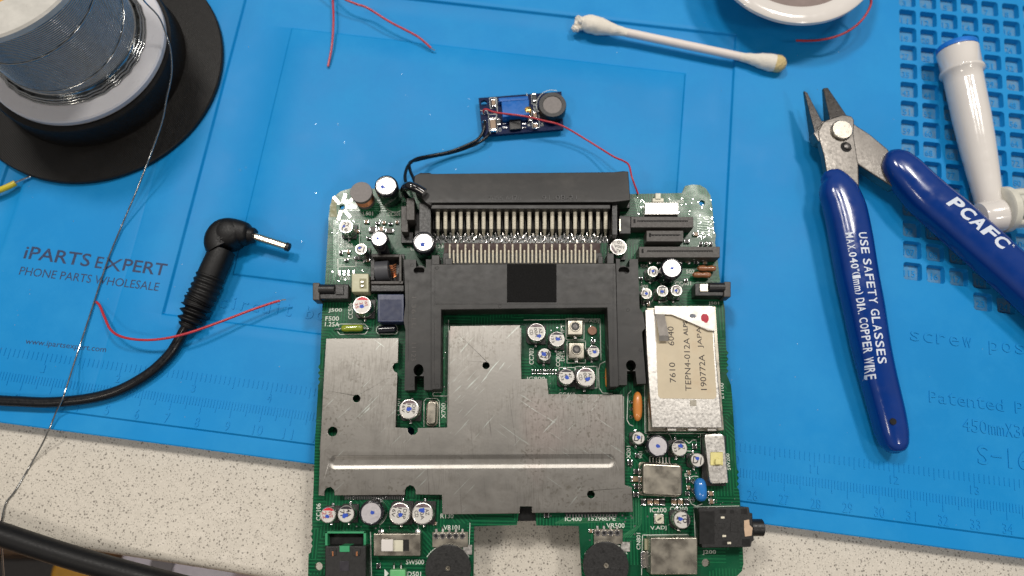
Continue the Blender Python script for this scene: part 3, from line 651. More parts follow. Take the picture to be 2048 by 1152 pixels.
for k in range(24): MB().boxpx(866+k*15.27, 419, 868.5+k*15.27, 458, ZB+2.2, ZB+5.4).build('divider', 'void', slot)
mb = MB(); textpx(mb, '7095 6476', (977, 397), (1042, 396), 10, zk, .12); textpx(mb, '91-08-21', (1084, 396), (1154, 395), 10, zk, .12); mb.v = [(x, y, z+.02) for x, y, z in mb.v]; mb.build('moulded_lettering', 'blk', slot)
# left latch parts of the connector
MB().boxpx(802, 412, 816, 464, ZB+.1, ZB+6.5).build('latch_block', 'conn', slot, bevel=.2)
MB().boxpx(813, 396, 829, 440, ZB+.1, ZB+8.5).build('latch_arm', 'conn', slot, bevel=.2)
MB().boxpx(802, 464, 826, 486, ZB+.1, ZB+2.5).build('latch_foot', 'blk', slot, bevel=.2)
MB().boxpx(829, 424, 850, 486, ZB+.1, ZB+3.5).build('mount_plate', 'frame', slot, bevel=.3)
MB().boxpx(1238, 431, 1262, 468, ZB+.1, ZB+6).build('latch_block', 'frame', slot, bevel=.3)
MB().boxpx(1239, 438, 1241, 462, ZB+6, ZB+6.6).build('edge_strip', 'gold', slot)
MB().boxpx(1235, 403, 1260, 416, ZB+.1, zk-8).build('side_wall', 'blk', slot, bevel=.2)

# ------------- ribbon connectors
def ribbon(x0, y0, x1, y1, h, pins):
    zt = ZB+h; o = MB().boxpx(x0, y0, x1, y1, ZB+.3, zt).build('ribbon_connector', 'conn', brd, bevel=.18)
    my = y0+(y1-y0)*.42; w_ = x1-x0
    MB().boxpx(x0+w_*.10, my-1.6, x1-w_*.09, my+1.6, zt+.01, zt+.03).build('slot', 'void', o)
    MB().boxpx(x0+5, my-4, x0+9, my+4, zt+.01, zt+.03).build('key_hole', 'void', o)
    mb = MB()
    for k in range(pins): xx = x0+w_*(.12+.77*k/(pins-1)); mb.boxpx(xx-.7, my+.2, xx+.7, my+1.8, zt+.03, zt+.06)
    mb.build('pin_row', 'conn', o)
    return o
ribbon(1262, 433, 1387, 455, 5.5, 20); ribbon(1293, 461, 1367, 483, 5.5, 9); ribbon(1278, 493, 1440, 515, 5.5, 26)
mb = MB()
for k in range(6):
    c = P3(1300+k*17+(10 if k > 1 else 0), 525, ZB); mb.lathe(c.x, c.y, [(.8, ZB+.02), (.6, ZB+.3), (.2, ZB+.5)], 12)
mb.build('solder_row', 'solder', brd, smooth=True)

# ------------- switch at top
o = MB().boxpx(1290, 405, 1357, 429, ZB+.2, ZB+4).build('slide_switch', 'tin', brd, bevel=.2)
MB().boxpx(1305, 396, 1328, 404, ZB+.4, ZB+2.4).build('knob_base', 'cream', o, bevel=.2)
MB().boxpx(1311, 386, 1322, 398, ZB+.4, ZB+2.8).build('knob', 'cream', o, bevel=.2)
MB().boxpx(1289, 429, 1356, 432, ZB+.2, ZB+3).build('switch_body', 'blk', o)

# ------------- brown ceramic capacitors
for cx_, cy_ in ((1414, 537), (1404, 550)):
    c = P3(cx_, cy_, ZB+2); 
    MB().sweep([(c.x-3.0, c.y, c.z-.3), (c.x-2.6, c.y, c.z), (c.x-1.4, c.y, c.z+.1), (c.x, c.y, c.z-.1), (c.x+1.4, c.y, c.z+.1), (c.x+2.5, c.y, c.z), (c.x+2.9, c.y, c.z-.3)], [.4, .85, 1.05, .8, 1.05, .85, .4], 16).build('ceramic_capacitor', 'brown', brd, smooth=True)

# ------------- power jacks on both sides
def jack(x0, y0, x1, y1, flip):
    o = MB().boxpx(x0, y0, x1, y1, ZB-1.0 if False else ZB+.05, ZB+4.8).build('power_jack', 'blk', brd, bevel=.3)
    a, b_ = P3(x0, (y0+y1)/2, ZB+4.8), P3(x1, (y0+y1)/2, ZB+4.8)
    xo = x0 if not flip else x1
    s = 1 if not flip else -1
    MB().boxpx(min(xo, xo+s*14), y0-3, max(xo, xo+s*14), y1+2, ZB+.05, ZB+5.6).build('flange', 'conn', o, bevel=.3)
    m0 = P3(xo+s*14, (y0+y1)/2-4, ZB+4.6); m1 = P3(xo+s*45, (y0+y1)/2-4, ZB+4.6)
    MB().sweep([m0, m1], 1.6, 20).build('barrel', 'blk', o, smooth=True)
    MB().boxpx(min(xo+s*46, xo+s*62), y0+2, max(xo+s*46, xo+s*62), y1-9, ZB+4.8, ZB+5.2).build('contact_plate', 'blk' if not flip else 'nickel', o, bevel=.1)
    MB().boxpx(min(xo+s*63, xo+s*72), y0+8, max(xo+s*63, xo+s*72), y1-6, ZB+.1, ZB+3).build('contact_tab', 'nickel', o, bevel=.2)
    return o
jack(625, 568, 697, 598, False); jack(1390, 566, 1462, 592, True)

# ivory connector
o = MB().boxpx(703, 547, 737, 584, ZB+.1, ZB+5).build('pin_connector', 'ivory', brd, bevel=.3)
MB().boxpx(719, 557, 733, 577, ZB+5, ZB+5.05).build('opening', mk('ivory_dark', (.22, .21, .11), .5), o)
for yy in (562, 570): MB().boxpx(722, yy, 727, yy+3, ZB+5.05, ZB+5.6).build('pin', 'tin', o)

# transformer with frame and coil
tf = MB().boxpx(741, 508, 809, 585, ZB+.1, ZB+1.2).build('transformer', 'blk', brd, bevel=.2)
for a in ((744, 509, 798, 514), (742, 562, 806, 568), (741, 520, 749, 560), (798, 509, 803, 566)): MB().boxpx(*a, ZB+1, ZB+5.2).build('frame_bar', 'conn' if a[1] != 520 else 'blk', tf, bevel=.15)
MB().boxpx(742, 570, 808, 583, ZB+1, ZB+4.4).build('terminal_block', 'blk', tf, bevel=.2)
A = P3(752, 543, ZB+4); B = P3(778, 541, ZB+4)
MB().sweep([A, B], 3.2, 32).build('coil', 'coilgrey', tf, smooth=True)
mb = MB()
for k in range(6):
    A = P3(779+k*1.2, 532+k*4.5, ZB+5.4-.2*k); B = P3(792, 529+k*4.5, ZB+4.8); mb.sweep([A, A.lerp(B, .5)+Vector((0, -.4, .4)), B], .32, 8)
mb.build('winding', 'copper', tf, smooth=True)

# navy relay block
o = MB().boxpx(755, 588, 808, 644, ZB+.1, ZB+5.2).build('relay', 'navy', brd, bevel=.3)
MB().boxpx(760, 599, 803, 640, ZB+5.21, ZB+5.3).build('printed_panel', mk('navy_matt', (.028, .036, .075), .6), o, bevel=.03)
# black axial part in its white outline
A = P3(758, 660, ZB+1.6); B = P3(790, 658, ZB+1.6)
MB().sweep([A+Vector((-.5, 0, 0)), A, B, B+Vector((.5, 0, 0))], [.6, 1.3, 1.3, .6], 16).build('diode', 'sleeve', brd, smooth=True)
sline([(753, 656), (757, 652), (792, 652), (795, 656), (795, 664), (792, 668), (757, 668), (753, 664), (753, 656)])
# fuse
A = P3(683, 657, ZB+1.4); B = P3(727, 656, ZB+1.4)
o = MB().sweep([A.lerp(B, q)+Vector((0, 0, .2)) for q in (0, .04, .15, .3, .5, .7, .85, .96, 1)], [.5, .95, 1.15, 1.2, 1.1, 1.2, 1.15, .95, .5], 18).build('fuse', 'green', brd, smooth=True)
MB().sweep([P3(668, 660, ZB+.1), P3(674, 658, ZB+1), A, A+Vector((1, 0, 0))], .3, 8).build('lead', 'solder', o); MB().sweep([B+Vector((-1, 0, 0)), B, P3(737, 657, ZB+1), P3(742, 658, ZB+.1)], .3, 8).build('lead', 'solder', o)
sline([(676, 651), (680, 648), (730, 648), (736, 655)]); sline([(674, 662), (680, 669), (730, 668), (736, 661)])

# crystal
zt = ZB+3.4; c = P3(862.5, 825, zt); k = mmpx(862, 825, zt)
o = MB().prism(rrect(c.x, c.y, 25*k, 53*k, 11*k, 6), ZB+.1, ZB+.6).build('crystal', 'nickel', brd, bevel=.1)
MB().prism(rrect(c.x, c.y, 20*k, 47*k, 8*k, 6), ZB+.6, zt).build('can', 'nickel', o, bevel=.5)
sline([(848, 853), (848, 802), (853, 797), (874, 797), (879, 803), (879, 853)])
# trimmers with metal frames
for (x0, y0, x1, y1) in ((1135, 640, 1166, 670), (1137, 685, 1169, 717)):
    o = MB().boxpx(x0, y0, x1, y1, ZB+.1, ZB+4.5).build('trimmer', 'nickel', brd, bevel=.35)
    c = P3((x0+x1)/2, (y0+y1)/2-2, ZB+4.5); MB().lathe(c.x, c.y, [(1.75, ZB+4.51), (1.6, ZB+4.75), (1.35, ZB+4.75), (1.25, ZB+4.53)], 28, cap=False).build('rim', 'nickel', o, smooth=True)
    MB().lathe(c.x, c.y, [(1.3, ZB+4.51), (1.3, ZB+4.54)], 28).build('screw_well', 'blk', o)
    MB().lathe(c.x, c.y, [(.7, ZB+4.54), (.7, ZB+4.62)], 20).build('screw', 'steeldk', o)
    c = P3((x0+x1)/2, y1+5, ZB+.5); MB().lathe(c.x, c.y, [(.9, ZB+.02), (.8, ZB+.5), (.3, ZB+.9)], 14).build('solder_joint', 'solder', o, smooth=True)
    srect(x0-3, y0-3, x1+2, y1+9)
c = P3(1184, 662, ZB); MB().lathe(c.x, c.y, [(1.5, ZB+.1), (1.4, ZB+1), (.6, ZB+1.0), (.6, ZB+.8)], 20).build('trimmer', 'brown', brd, smooth=True)

# big tuner can with paper label and clip
zt = ZB+7.5
tun = MB(); tun.plate(PP([(1290, 619), (1426, 616), (1431, 700), (1445, 856), (1304, 855), (1297, 760), (1293, 700)], zt), [], ZB+.8, zt); tun = tun.build('tuner_can', 'tin', brd, bevel=.3)
mb = MB(); mb.plate(PP([(1294, 615), (1432, 612), (1449, 861), (1297, 863)], ZB+5), [], ZB+.2, ZB+4.6); mb.build('can_frame', 'nickel', tun, bevel=.2)
for a, b_ in ((1344, 861), (1385, 861), (1424, 861)): MB().boxpx(a-9, b_-5, a+9, b_+1, ZB+2, zt-1).build('spring_tab', 'clip', tun, bevel=.15)
zl = zt+.02; k = .16
lab = [(1311, 622), (1424, 622), (1427, 700), (1433, 790), (1432, 795), (1428, 798), (1322, 797), (1318, 794), (1316, 790), (1313, 700)]
MB().plate(PP(lab, zl), [], zl, zl+.08).build('paper_label', 'paper', tun)
mb = MB(); zt2 = zl+.085
for s_, A, B, h_ in (('7610', (1346, 765), (1344, 725), 12), ('6040', (1342.5, 691), (1341, 653), 12), ('TEPN4-012A', (1377, 782), (1373, 676), 12), ('190772A', (1408, 780), (1403, 709), 12), ('JAPAN', (1402, 696), (1397, 640), 12)): textpx(mb, s_, A, B, h_, zt2, .02)
textpx(mb, 'ALPS', (1371.5, 671), (1370, 642), 9, zt2, .02, off=.02); mb.build('printed_lettering', 'inkblack', tun)
zc2 = zt+1.0
cl = MB(); cl.plate(PP([(1309, 612), (1424, 612), (1429, 618), (1432, 662), (1416, 661), (1392, 650), (1343, 629), (1310, 628)], zc2), [], zc2-.3, zc2); cl = cl.build('spring_clip', 'clip', tun, bevel=.08)
A = [P3(1311, 627.5, zc2-.05), P3(1329, 627.5, zc2-.05), P3(1337.5, 671, zc2+1.4), P3(1318.5, 671, zc2+1.4), P3(1337, 682, zc2+.4), P3(1318, 682, zc2+.4)]
mb = MB(); mb.add(A[:4]+[v-Vector((0, 0, .25)) for v in A[:4]], [(3, 2, 1, 0), (4, 5, 6, 7), (0, 1, 5, 4), (1, 2, 6, 5), (2, 3, 7, 6), (3, 0, 4, 7)]); mb.build('spring_finger', 'clipreflect', cl)
q = [A[3], A[2], A[4], A[5]]; mb = MB(); mb.add(q+[v-Vector((0, 0, .25)) for v in q], [(3, 2, 1, 0), (4, 5, 6, 7), (0, 1, 5, 4), (1, 2, 6, 5), (2, 3, 7, 6), (3, 0, 4, 7)]); mb.build('finger_lip', 'clip', cl)
rr = random.Random(3); c = P3(1410, 636, zc2); MB().prism([(c.x+1.35*rr.uniform(.75, 1.1)*math.cos(i*.35), c.y+1.5*rr.uniform(.8, 1.1)*math.sin(i*.35)) for i in range(18)], zc2+.01, zc2+.03).build('ink_mark', 'inkred', cl, label='dark red ink blot')
c = P3(1386, 632, zc2); MB().prism([(c.x+1.1*rr.uniform(.7, 1.1)*math.cos(i*.35), c.y+.8*rr.uniform(.6, 1.1)*math.sin(i*.35)) for i in range(18)], zc2+.01, zc2+.03).build('ink_mark', 'inkgrey', cl, label='grey ink smudge')
MB().boxpx(1380, 800, 1393, 812, zt+.01, zt+.1).build('stamped_tab', 'nickel', tun, bevel=.04)
sline([(1289, 770), (1290, 867), (1440, 867)])

# orange and blue ceramic parts
def ceramic(px, y0, y1, wpx, mat_, zc_, lean=0):
    A = P3(px, y0, zc_); B = P3(px+lean, y1, zc_); k = mmpx(px, y0, zc_); R = wpx/2*k
    return MB().sweep([A.lerp(B, q) for q in (0, .05, .15, .3, .5, .7, .85, .95, 1)], [R*.25, R*.6, R*.85, R*.97, R, R*.97, R*.85, R*.6, R*.25], 20).build('ceramic_capacitor', mat_, brd, smooth=True)
o = ceramic(1275, 784, 842, 19, 'orange', ZB+3)
for yy in (804, 818, 834): c = P3(1263, yy, ZB); MB().lathe(c.x, c.y, [(.8, ZB+.02), (.7, ZB+.5), (.25, ZB+1)], 12).build('solder_joint', 'solder', o, smooth=True)
sline([(1262, 782), (1256, 788), (1254, 840), (1259, 849), (1266, 852)])
o = ceramic(1399, 956, 1003, 25, 'bluecer', ZB+3, 4)
for yy in (963, 981, 999): c = P3(1386, yy, ZB); MB().lathe(c.x, c.y, [(.9, ZB+.02), (.8, ZB+.5), (.25, ZB+1)], 12).build('solder_joint', 'solder', o, smooth=True)
sline([(1373, 966), (1378, 955), (1388, 952), (1396, 953)]); sline([(1377, 995), (1383, 1008), (1393, 1012), (1404, 1008)])
o = ceramic(1214, 732, 775, 8, 'orange', ZB+1.5); sarc(1208, 755, 1)
sline([(1212, 722), (1200, 728), (1197, 740), (1198, 775), (1205, 786), (1225, 787)])

# slide switch on the right
sw = MB(); sw.plate(PP([(1410, 869), (1444, 868), (1449, 872), (1457, 966), (1424, 968), (1419, 960), (1409, 876)], ZB+5), [], ZB+1.2, ZB+5); sw = sw.build('slide_switch', 'tin', brd, bevel=.3)
MB().boxpx(1404, 872, 1452, 972, ZB+.1, ZB+2).build('switch_body', 'blk', sw, bevel=.2)
MB().boxpx(1421, 904, 1446, 931, ZB+5.01, ZB+5.06).build('slot', mk('yellow_base', (.42, .38, .15), .5), sw)
MB().boxpx(1421, 905, 1446, 930, ZB+5.05, ZB+5.3).build('knob', 'yellowk', sw, bevel=.15)
MB().boxpx(1431, 918, 1443, 929, ZB+5.3, ZB+6.4).build('knob_grip', 'yellowk', sw, bevel=.2)
sline([(1401, 868), (1403, 975)])

# metal oscillator can
c = P3(1325, 959, ZB+5.5); k = mmpx(1325, 959, ZB+5.5)
o = MB().prism(rrect(c.x, c.y, 84*k, 66*k, 1.0, 5, math.radians(-2)), ZB+.3, ZB+.8).build('steel_can', 'nickel', brd, bevel=.1)
MB().prism(rrect(c.x, c.y, 81*k, 63*k, 1.2, 6, math.radians(-2)), ZB+.8, ZB+5.5).build('can_body', 'nickel', o, bevel=.8, seg=4)
mb = MB()
for kx in range(7):
    c = P3(1300+kx*6.5, 922, ZB+1); mb.box(c.x, c.y, .35, 2.2, ZB+.3, ZB+.8)
mb.build('pin_row', 'tin', o)

# slide switch bottom left (steel)
o = MB().boxpx(747, 1067, 841, 1112, ZB+.2, ZB+4.5).build('slide_switch', 'nickel', brd, bevel=.25, label='steel slide switch with a white knob')
MB().boxpx(762, 1079, 818, 1102, ZB+4.51, ZB+4.56).build('slot', 'void', o)
MB().boxpx(763, 1080, 806, 1103, ZB+4.57, ZB+4.9).build('knob', 'cream', o, bevel=.1)
MB().boxpx(762, 1079, 786, 1103, ZB+4.9, ZB+6.2).build('knob_grip', 'white', o, bevel=.25)
for a in (762, 836): c = P3(a, 1064, ZB+.5); MB().lathe(c.x, c.y, [(1.0, ZB+.02), (.9, ZB+.5), (.3, ZB+.8)], 14).build('solder_joint', 'solder', o, smooth=True)

# black socket with green window frame bottom left
o = MB().boxpx(650, 1092, 732, 1175, ZB+.1, ZB+7).build('link_socket', 'blk', brd, bevel=.3)
mb = MB()
for a in ((650, 1063, 732, 1067), (650, 1063, 655, 1094), (727, 1063, 732, 1094), (650, 1090, 700, 1094), (711, 1090, 732, 1094), (679, 1092, 699, 1104)): mb.boxpx(*a, ZB+.1, ZB+(3 if a[3] < 1100 else 7.3))
mb.build('green_frame', 'greenp', o, bevel=.1)
MB().boxpx(656, 1068, 726, 1089, ZB+.05, ZB+.3).build('window_recess', 'void', o)
MB().boxpx(659, 1097, 672, 1111, ZB+7.0, ZB+7.3).build('latch', 'blk', o, bevel=.1); MB().boxpx(705, 1097, 720, 1111, ZB+7.0, ZB+7.3).build('latch', 'blk', o, bevel=.1)
for a in (664, 712): MB().boxpx(a, 1103, a+3, 1112, ZB+7.3, ZB+7.4).build('contact', 'copper', o)
MB().boxpx(679, 1122, 698, 1142, ZB+7.0, ZB+7.15).build('emblem_panel', 'darkband', o, bevel=.05)
sline([(741, 1064), (743, 1152)])

# volume wheels
for (cx_, cy_, terms, tx0) in ((896, 1137, 5, 872), (1212, 1131, 4, 1195)):
    zt = ZB+2.6; c = P3(cx_, cy_, zt); k = mmpx(cx_, cy_, zt); R = 46*k; mb = MB(); prof = []
    ring = [(c.x+(R if i % 2 else R*.975)*math.cos(2*math.pi*i/160), c.y+(R if i % 2 else R*.975)*math.sin(2*math.pi*i/160)) for i in range(160)]
    mb.plate(ring, [[(c.x+rr_*math.cos(2*math.pi*i/14), c.y+rr_*math.sin(2*math.pi*i/14)) for i in range(14)][::-1] for rr_ in (.75,)], ZB+1, zt)
    o = mb.build('volume_wheel', 'blk', brd, bevel=.08)
    MB().lathe(c.x, c.y, [(.72, ZB+1), (.72, zt+.25), (.35, zt+.25), (.3, zt-.6)], 20).build('hub', 'nickel', o, smooth=True)
    for ang_, rr_ in ((100, 3.9), (40, 3.0), (170, 3.5), (300, 3.7), (220, 3.2), (345, 4.2)):
        a = math.radians(ang_); MB().lathe(c.x+rr_*math.cos(a), c.y+rr_*math.sin(a), [(.42, zt+.005), (.42, zt+.02)], 14).build('dimple', 'void', o)
    MB().boxpx(tx0-7, cy_-73, tx0+8+(terms-1)*14, cy_-43, ZB+.1, ZB+.7).build('terminal_plate', 'nickel', o)
    MB().boxpx(cx_+30, cy_-47, cx_+48, cy_-28, ZB+.1, ZB+.6).build('mount_tab', 'tin', o)
    for q in range(terms):
        cc = P3(tx0+q*13.2, cy_-65, ZB+.7); MB().lathe(cc.x, cc.y, [(.95, ZB+.71), (.85, ZB+1.0), (.45, ZB+1.0), (.42, ZB+.72)], 16, cap=False).build('terminal_ring', 'solder', o, smooth=True)
        MB().lathe(cc.x, cc.y, [(.43, ZB+.71), (.43, ZB+.73)], 12).build('terminal_hole', 'void', o)
        MB().box(cc.x, cc.y+1.5, .6, 1.0, ZB+.1, ZB+.6).build('terminal_pin', 'tin', o)
    sarc(cx_, cy_+1, 48.5, -150, -30)

# light green lamp bottom centre
o = MB().boxpx(779, 1139, 811, 1160, ZB+.1, ZB+3.5).build('indicator_lamp', 'ltgreen', brd, bevel=.4)
for a in (788, 802): MB().sweep([P3(a, 1127, ZB+.1), P3(a, 1132, ZB+1.5), P3(a, 1141, ZB+2)], .3, 8).build('lead', 'tin', o)
mb = MB(); mb.prism(PP([(769, 1138), (778, 1147), (769, 1156)], ZB), ZB+.01, ZB+.03); mb.build('printed_arrow', 'silk', brd)

# connector box CN801
o = MB().boxpx(1301, 1075, 1395, 1149, ZB+.2, ZB+7.5).build('shielded_connector', 'nickel', brd, bevel=.3)
MB().boxpx(1290, 1078, 1302, 1100, ZB+.1, ZB+2).build('pin_block', 'ivory', o)
c = P3(1288, 1119, ZB+.9); MB().prism(rrect(c.x, c.y, 2.1, 5, 1.0, 6), ZB+.05, ZB+.9).build('solder_joint', 'solder', o, bevel=.4)
sline([(1283, 1150), (1285, 1070), (1376, 1069), (1377, 1076)])
# V.ADJ trimmer
c = P3(1319, 1038, ZB+1.4); o = MB().box(c.x, c.y, 3.1, 3.0, ZB+.1, ZB+.9).build('trimmer', 'tin', brd, bevel=.3)
MB().lathe(c.x, c.y, [(1.35, ZB+.9), (1.3, ZB+1.4), (.5, ZB+1.4), (.4, ZB+1.2)], 18).build('dial', 'cream', o, smooth=True); MB().box(c.x, c.y, 1.5, .3, ZB+1.41, ZB+1.45, .6).build('slot', 'steeldk', o)

# headphone jack
o = MB(); o.plate(PP([(1397, 1016), (1498, 1014), (1500, 1026), (1505, 1026), (1508, 1082), (1504, 1083), (1502, 1094), (1404, 1096)], ZB+6), [], ZB+.1, ZB+6); o = o.build('headphone_jack', 'blk', brd, bevel=.25)
A = P3(1508, 1055, ZB+3.3); B = A+Vector((2.4, .02, 0)); MB().sweep([A+Vector((-1, 0, 0)), A, B, B+Vector((.2, 0, 0))], [2.45, 2.45, 2.45, 2.2], 28).build('nozzle', 'blk', o, smooth=True)
MB().sweep([B+Vector((.15, 0, 0)), B+Vector((.26, 0, 0))], 1.3, 20).build('bore', 'void', o)
mb = MB(); z6 = ZB+6
mb.plate(PP([(1488, 1041), (1498, 1039), (1499, 1050), (1505, 1056), (1503, 1071), (1490, 1073), (1488, 1058)], z6), [], z6+.01, z6+.12); mb.build('inner_contact', mk('tan_contact', (.55, .40, .28), .4, .3), o)
for a in ((1399, 1023, 1429, 1088, .02), (1431, 1048, 1450, 1056, .02), (1461, 1046, 1477, 1064, .03)): MB().boxpx(*a[:4], z6+.005, z6+a[4]+.15).build('moulded_step', 'void' if a[0] == 1399 else 'blk', o, bevel=.05)
for a in ((1440, 1019, 1452, 1027), (1460, 1020, 1468, 1027), (1482, 1017, 1494, 1028), (1445, 1081, 1459, 1090), (1484, 1078, 1500, 1092)): MB().boxpx(*a, z6+.005, z6+.02).build('slot', 'void', o)
for a in ((1445, 1035), (1448, 1072), (1458, 1086)): MB().boxpx(a[0]-3, a[1]-2, a[0]+4, a[1]+2, z6+.02, z6+.2).build('contact', 'gold', o)
sline([(1391, 1095), (1388, 1014), (1478, 1012)])

# raised mould lines and vents on the frame
for x0, y0, x1, y1, z_ in ((868, 531, 870, 612, zf), (1226, 531, 1228, 770, zf), (816, 560, 817, 720, zm), (1283, 560, 1284, 610, zm), (872, 606, 1222, 608, zf), (868, 640, 869, 770, zf)):
    MB().boxpx(x0, y0, x1, y1, z_-.01, z_+.09).build('mould_line', 'frame', frame, bevel=.03)
for px_, py_ in ((824, 530), (824, 770), (874, 536), (874, 771), (1238, 756), (1281, 700), (1256, 620), (1000, 612)):
    c = P3(px_, py_, zf if 862 < px_ < 1232 else zm); MB().lathe(c.x, c.y, [(.55, c.z+.005), (.5, c.z+.06), (.4, c.z+.06), (.38, c.z+.01)], 16, cap=False).build('ejector_mark', 'frame', frame, smooth=True)
# small surface-mount parts
def smd(px, py, w=9, h=6, mat_='tan', vert=False, z=.9):
    c = P3(px, py, ZB+z); k = mmpx(px, py, ZB+z); W_, H_ = w*k, h*k
    o = MB().box(c.x, c.y, W_*(.62 if not vert else 1), H_*(1 if not vert else .62), ZB+.05, ZB+z).build('chip_component', mat_, brd, bevel=.05)
    t = MB()
    for s in (-1, 1):
        if vert: t.box(c.x, c.y+s*H_*.42, W_*1.04, H_*.2, ZB+.04, ZB+z+.03)
        else: t.box(c.x+s*W_*.42, c.y, W_*.2, H_*1.04, ZB+.04, ZB+z+.03)
    t.build('end_caps', 'solder', o, bevel=.04)
for a in ((733, 443, 9, 7, 'tan'), (746, 459, 16, 12, 'conn'), (762, 458, 11, 9, 'tan'), (779, 461, 17, 10, 'conn'), (755, 446, 8, 6, 'blk'), (768, 445, 8, 6, 'tan'), (781, 447, 8, 6, 'blk'), (794, 444, 7, 6, 'tan'), (716, 462, 7, 6, 'tan'), (737, 476, 8, 5, 'blk'),
          (682, 505, 7, 9, 'blk'), (697, 503, 7, 8, 'tan'), (693, 520, 8, 6, 'blk'), (713, 516, 9, 6, 'blk'), (736, 520, 8, 6, 'tan'), (1392, 468, 11, 7, 'tan'), (1374, 482, 10, 8, 'blk'), (1402, 487, 6, 8, 'blk'), (1412, 487, 6, 8, 'blk'), (1422, 487, 6, 8, 'blk'),
          (1260, 925, 9, 11, 'blk'), (1273, 943, 11, 9, 'blk'), (1271, 958, 18, 10, 'tan'), (1273, 973, 10, 9, 'blk'), (1272, 989, 11, 9, 'blk'), (1422, 987, 11, 8, 'tan'), (1423, 1003, 11, 8, 'tan'), (1389, 893, 9, 9, 'blk'), (1274, 911, 7, 8, 'blk'),
          (1378, 945, 8, 8, 'tan'), (1376, 960, 8, 8, 'blk'), (1377, 975, 8, 7, 'tan'), (1375, 987, 8, 7, 'blk'), (757, 1132, 8, 10, 'blk'), (1093, 1031, 10, 8, 'blk'), (1186, 683, 8, 9, 'blk'), (1182, 1062, 8, 6, 'tan'), (870, 1047, 8, 6, 'tan'),
          (1410, 515+10, 8, 6, 'tan'), (1392, 524, 8, 6, 'blk'), (1375, 522, 8, 6, 'tan'), (1297, 620-12, 6, 8, 'tan'), (1282, 556, 7, 6, 'blk'), (1372, 560, 7, 7, 'blk')): smd(*a)
for k, a in enumerate((1287, 1300, 1313, 1325, 1348, 1361, 1374)): smd(a, 1004, 10, 12, 'tan' if k % 3 else 'blk', True)
for k in range(10): smd(1065+k*5.5-(3 if k > 4 else 0), 744, 3.2, 9, 'blk', True, .6)
for a in (679, 688, 697, 707): MB().boxpx(a-2.5, 540, a+2.5, 552, ZB+.02, ZB+.5).build('solder_pad', 'solder', brd, bevel=.1)
# star-shaped bare pads near the top left corner
for k, a in enumerate((80, 40, 0, -50, -100, 130)):
    c = P3(684, 414, ZB); an = math.radians(a); MB().box(c.x+3.1*math.cos(an), c.y+3.1*math.sin(an), 3.6, 1.2, ZB+.01, ZB+.12, an).build('bare_pad', 'tin', brd, bevel=.05)
mb = MB(); mb.plate(PP([(664, 396), (672, 396), (674, 434), (660, 434), (661, 412)], ZB), [], ZB+.01, ZB+.04); mb.build('bare_laminate', mk('olive_laminate', (.16, .16, .06), .4), brd)
# vias and pads scattered over the free green areas
rr = random.Random(11); mb = MB()
for (x0, y0, x1, y1, n_) in ((665, 440, 800, 560, 40), (1270, 395, 1425, 430, 30), (1390, 430, 1430, 500, 30), (650, 560, 700, 600, 8), (1050, 650, 1200, 780, 50), (1260, 870, 1400, 1050, 60), (900, 640, 880, 850, 10), (660, 1050, 940, 1062, 14), (1170, 1050, 1290, 1150, 22), (1100, 1030, 1280, 1045, 16), (1400, 990, 1470, 1010, 10), (1260, 560, 1290, 610, 8)):
    for _ in range(n_):
        c = P3(rr.uniform(x0, x1), rr.uniform(y0, y1), ZB); r = rr.choice((.18, .22, .3)); mb.lathe(c.x, c.y, [(r, ZB+.005), (r*.8, ZB+.05)], 8)
mb.build('solder_vias', 'solder', brd)
# lighter routed traces as raised copper under the resist
tm_ = mk('trace_green', (.03, .17, .075), .25, spec=.7)
def bundle(): global mb; mb.build('copper_traces', tm_, brd); mb = MB()
mb = MB()
def tr(pts, wmm=.22):
    for a, b_ in zip(pts[:-1], pts[1:]):
        A = P3(*a, ZB); B = P3(*b_, ZB); d = B-A; mb.box((A.x+B.x)/2, (A.y+B.y)/2, d.length+.1, wmm, ZB+.004, ZB+.02, math.atan2(d.y, d.x))
for k in range(9): tr([(1268+k*4, 395+k*1.5), (1272+k*4, 405+k*2), (1276+k*4, 428)])
bundle()
for k in range(8): tr([(1395, 432+k*5), (1418, 434+k*5), (1424, 440+k*5)])
bundle()
for k in range(9): tr([(1110+k*2.4, 1046-k*1.2), (1150+k*3, 1046-k*1.2), (1245-k*2, 1042-k*1.0)])
bundle()
for k in range(5): tr([(1098+k*4, 770), (1098+k*4, 745-k*4), (1120+k*5, 722-k*6)])
bundle()
for k in range(7): tr([(668+k*3, 440), (668+k*3, 560-k*6)])
bundle()
for k in range(6): tr([(690, 400+k*4), (800, 402+k*4)], .3)
bundle()
for k in range(5): tr([(1262+k*5, 1000), (1262+k*5, 1060-k*3), (1240+k*5, 1075)])
bundle()
for k in range(5): tr([(884+k*2.5, 640), (884+k*2.5, 845)])
bundle()

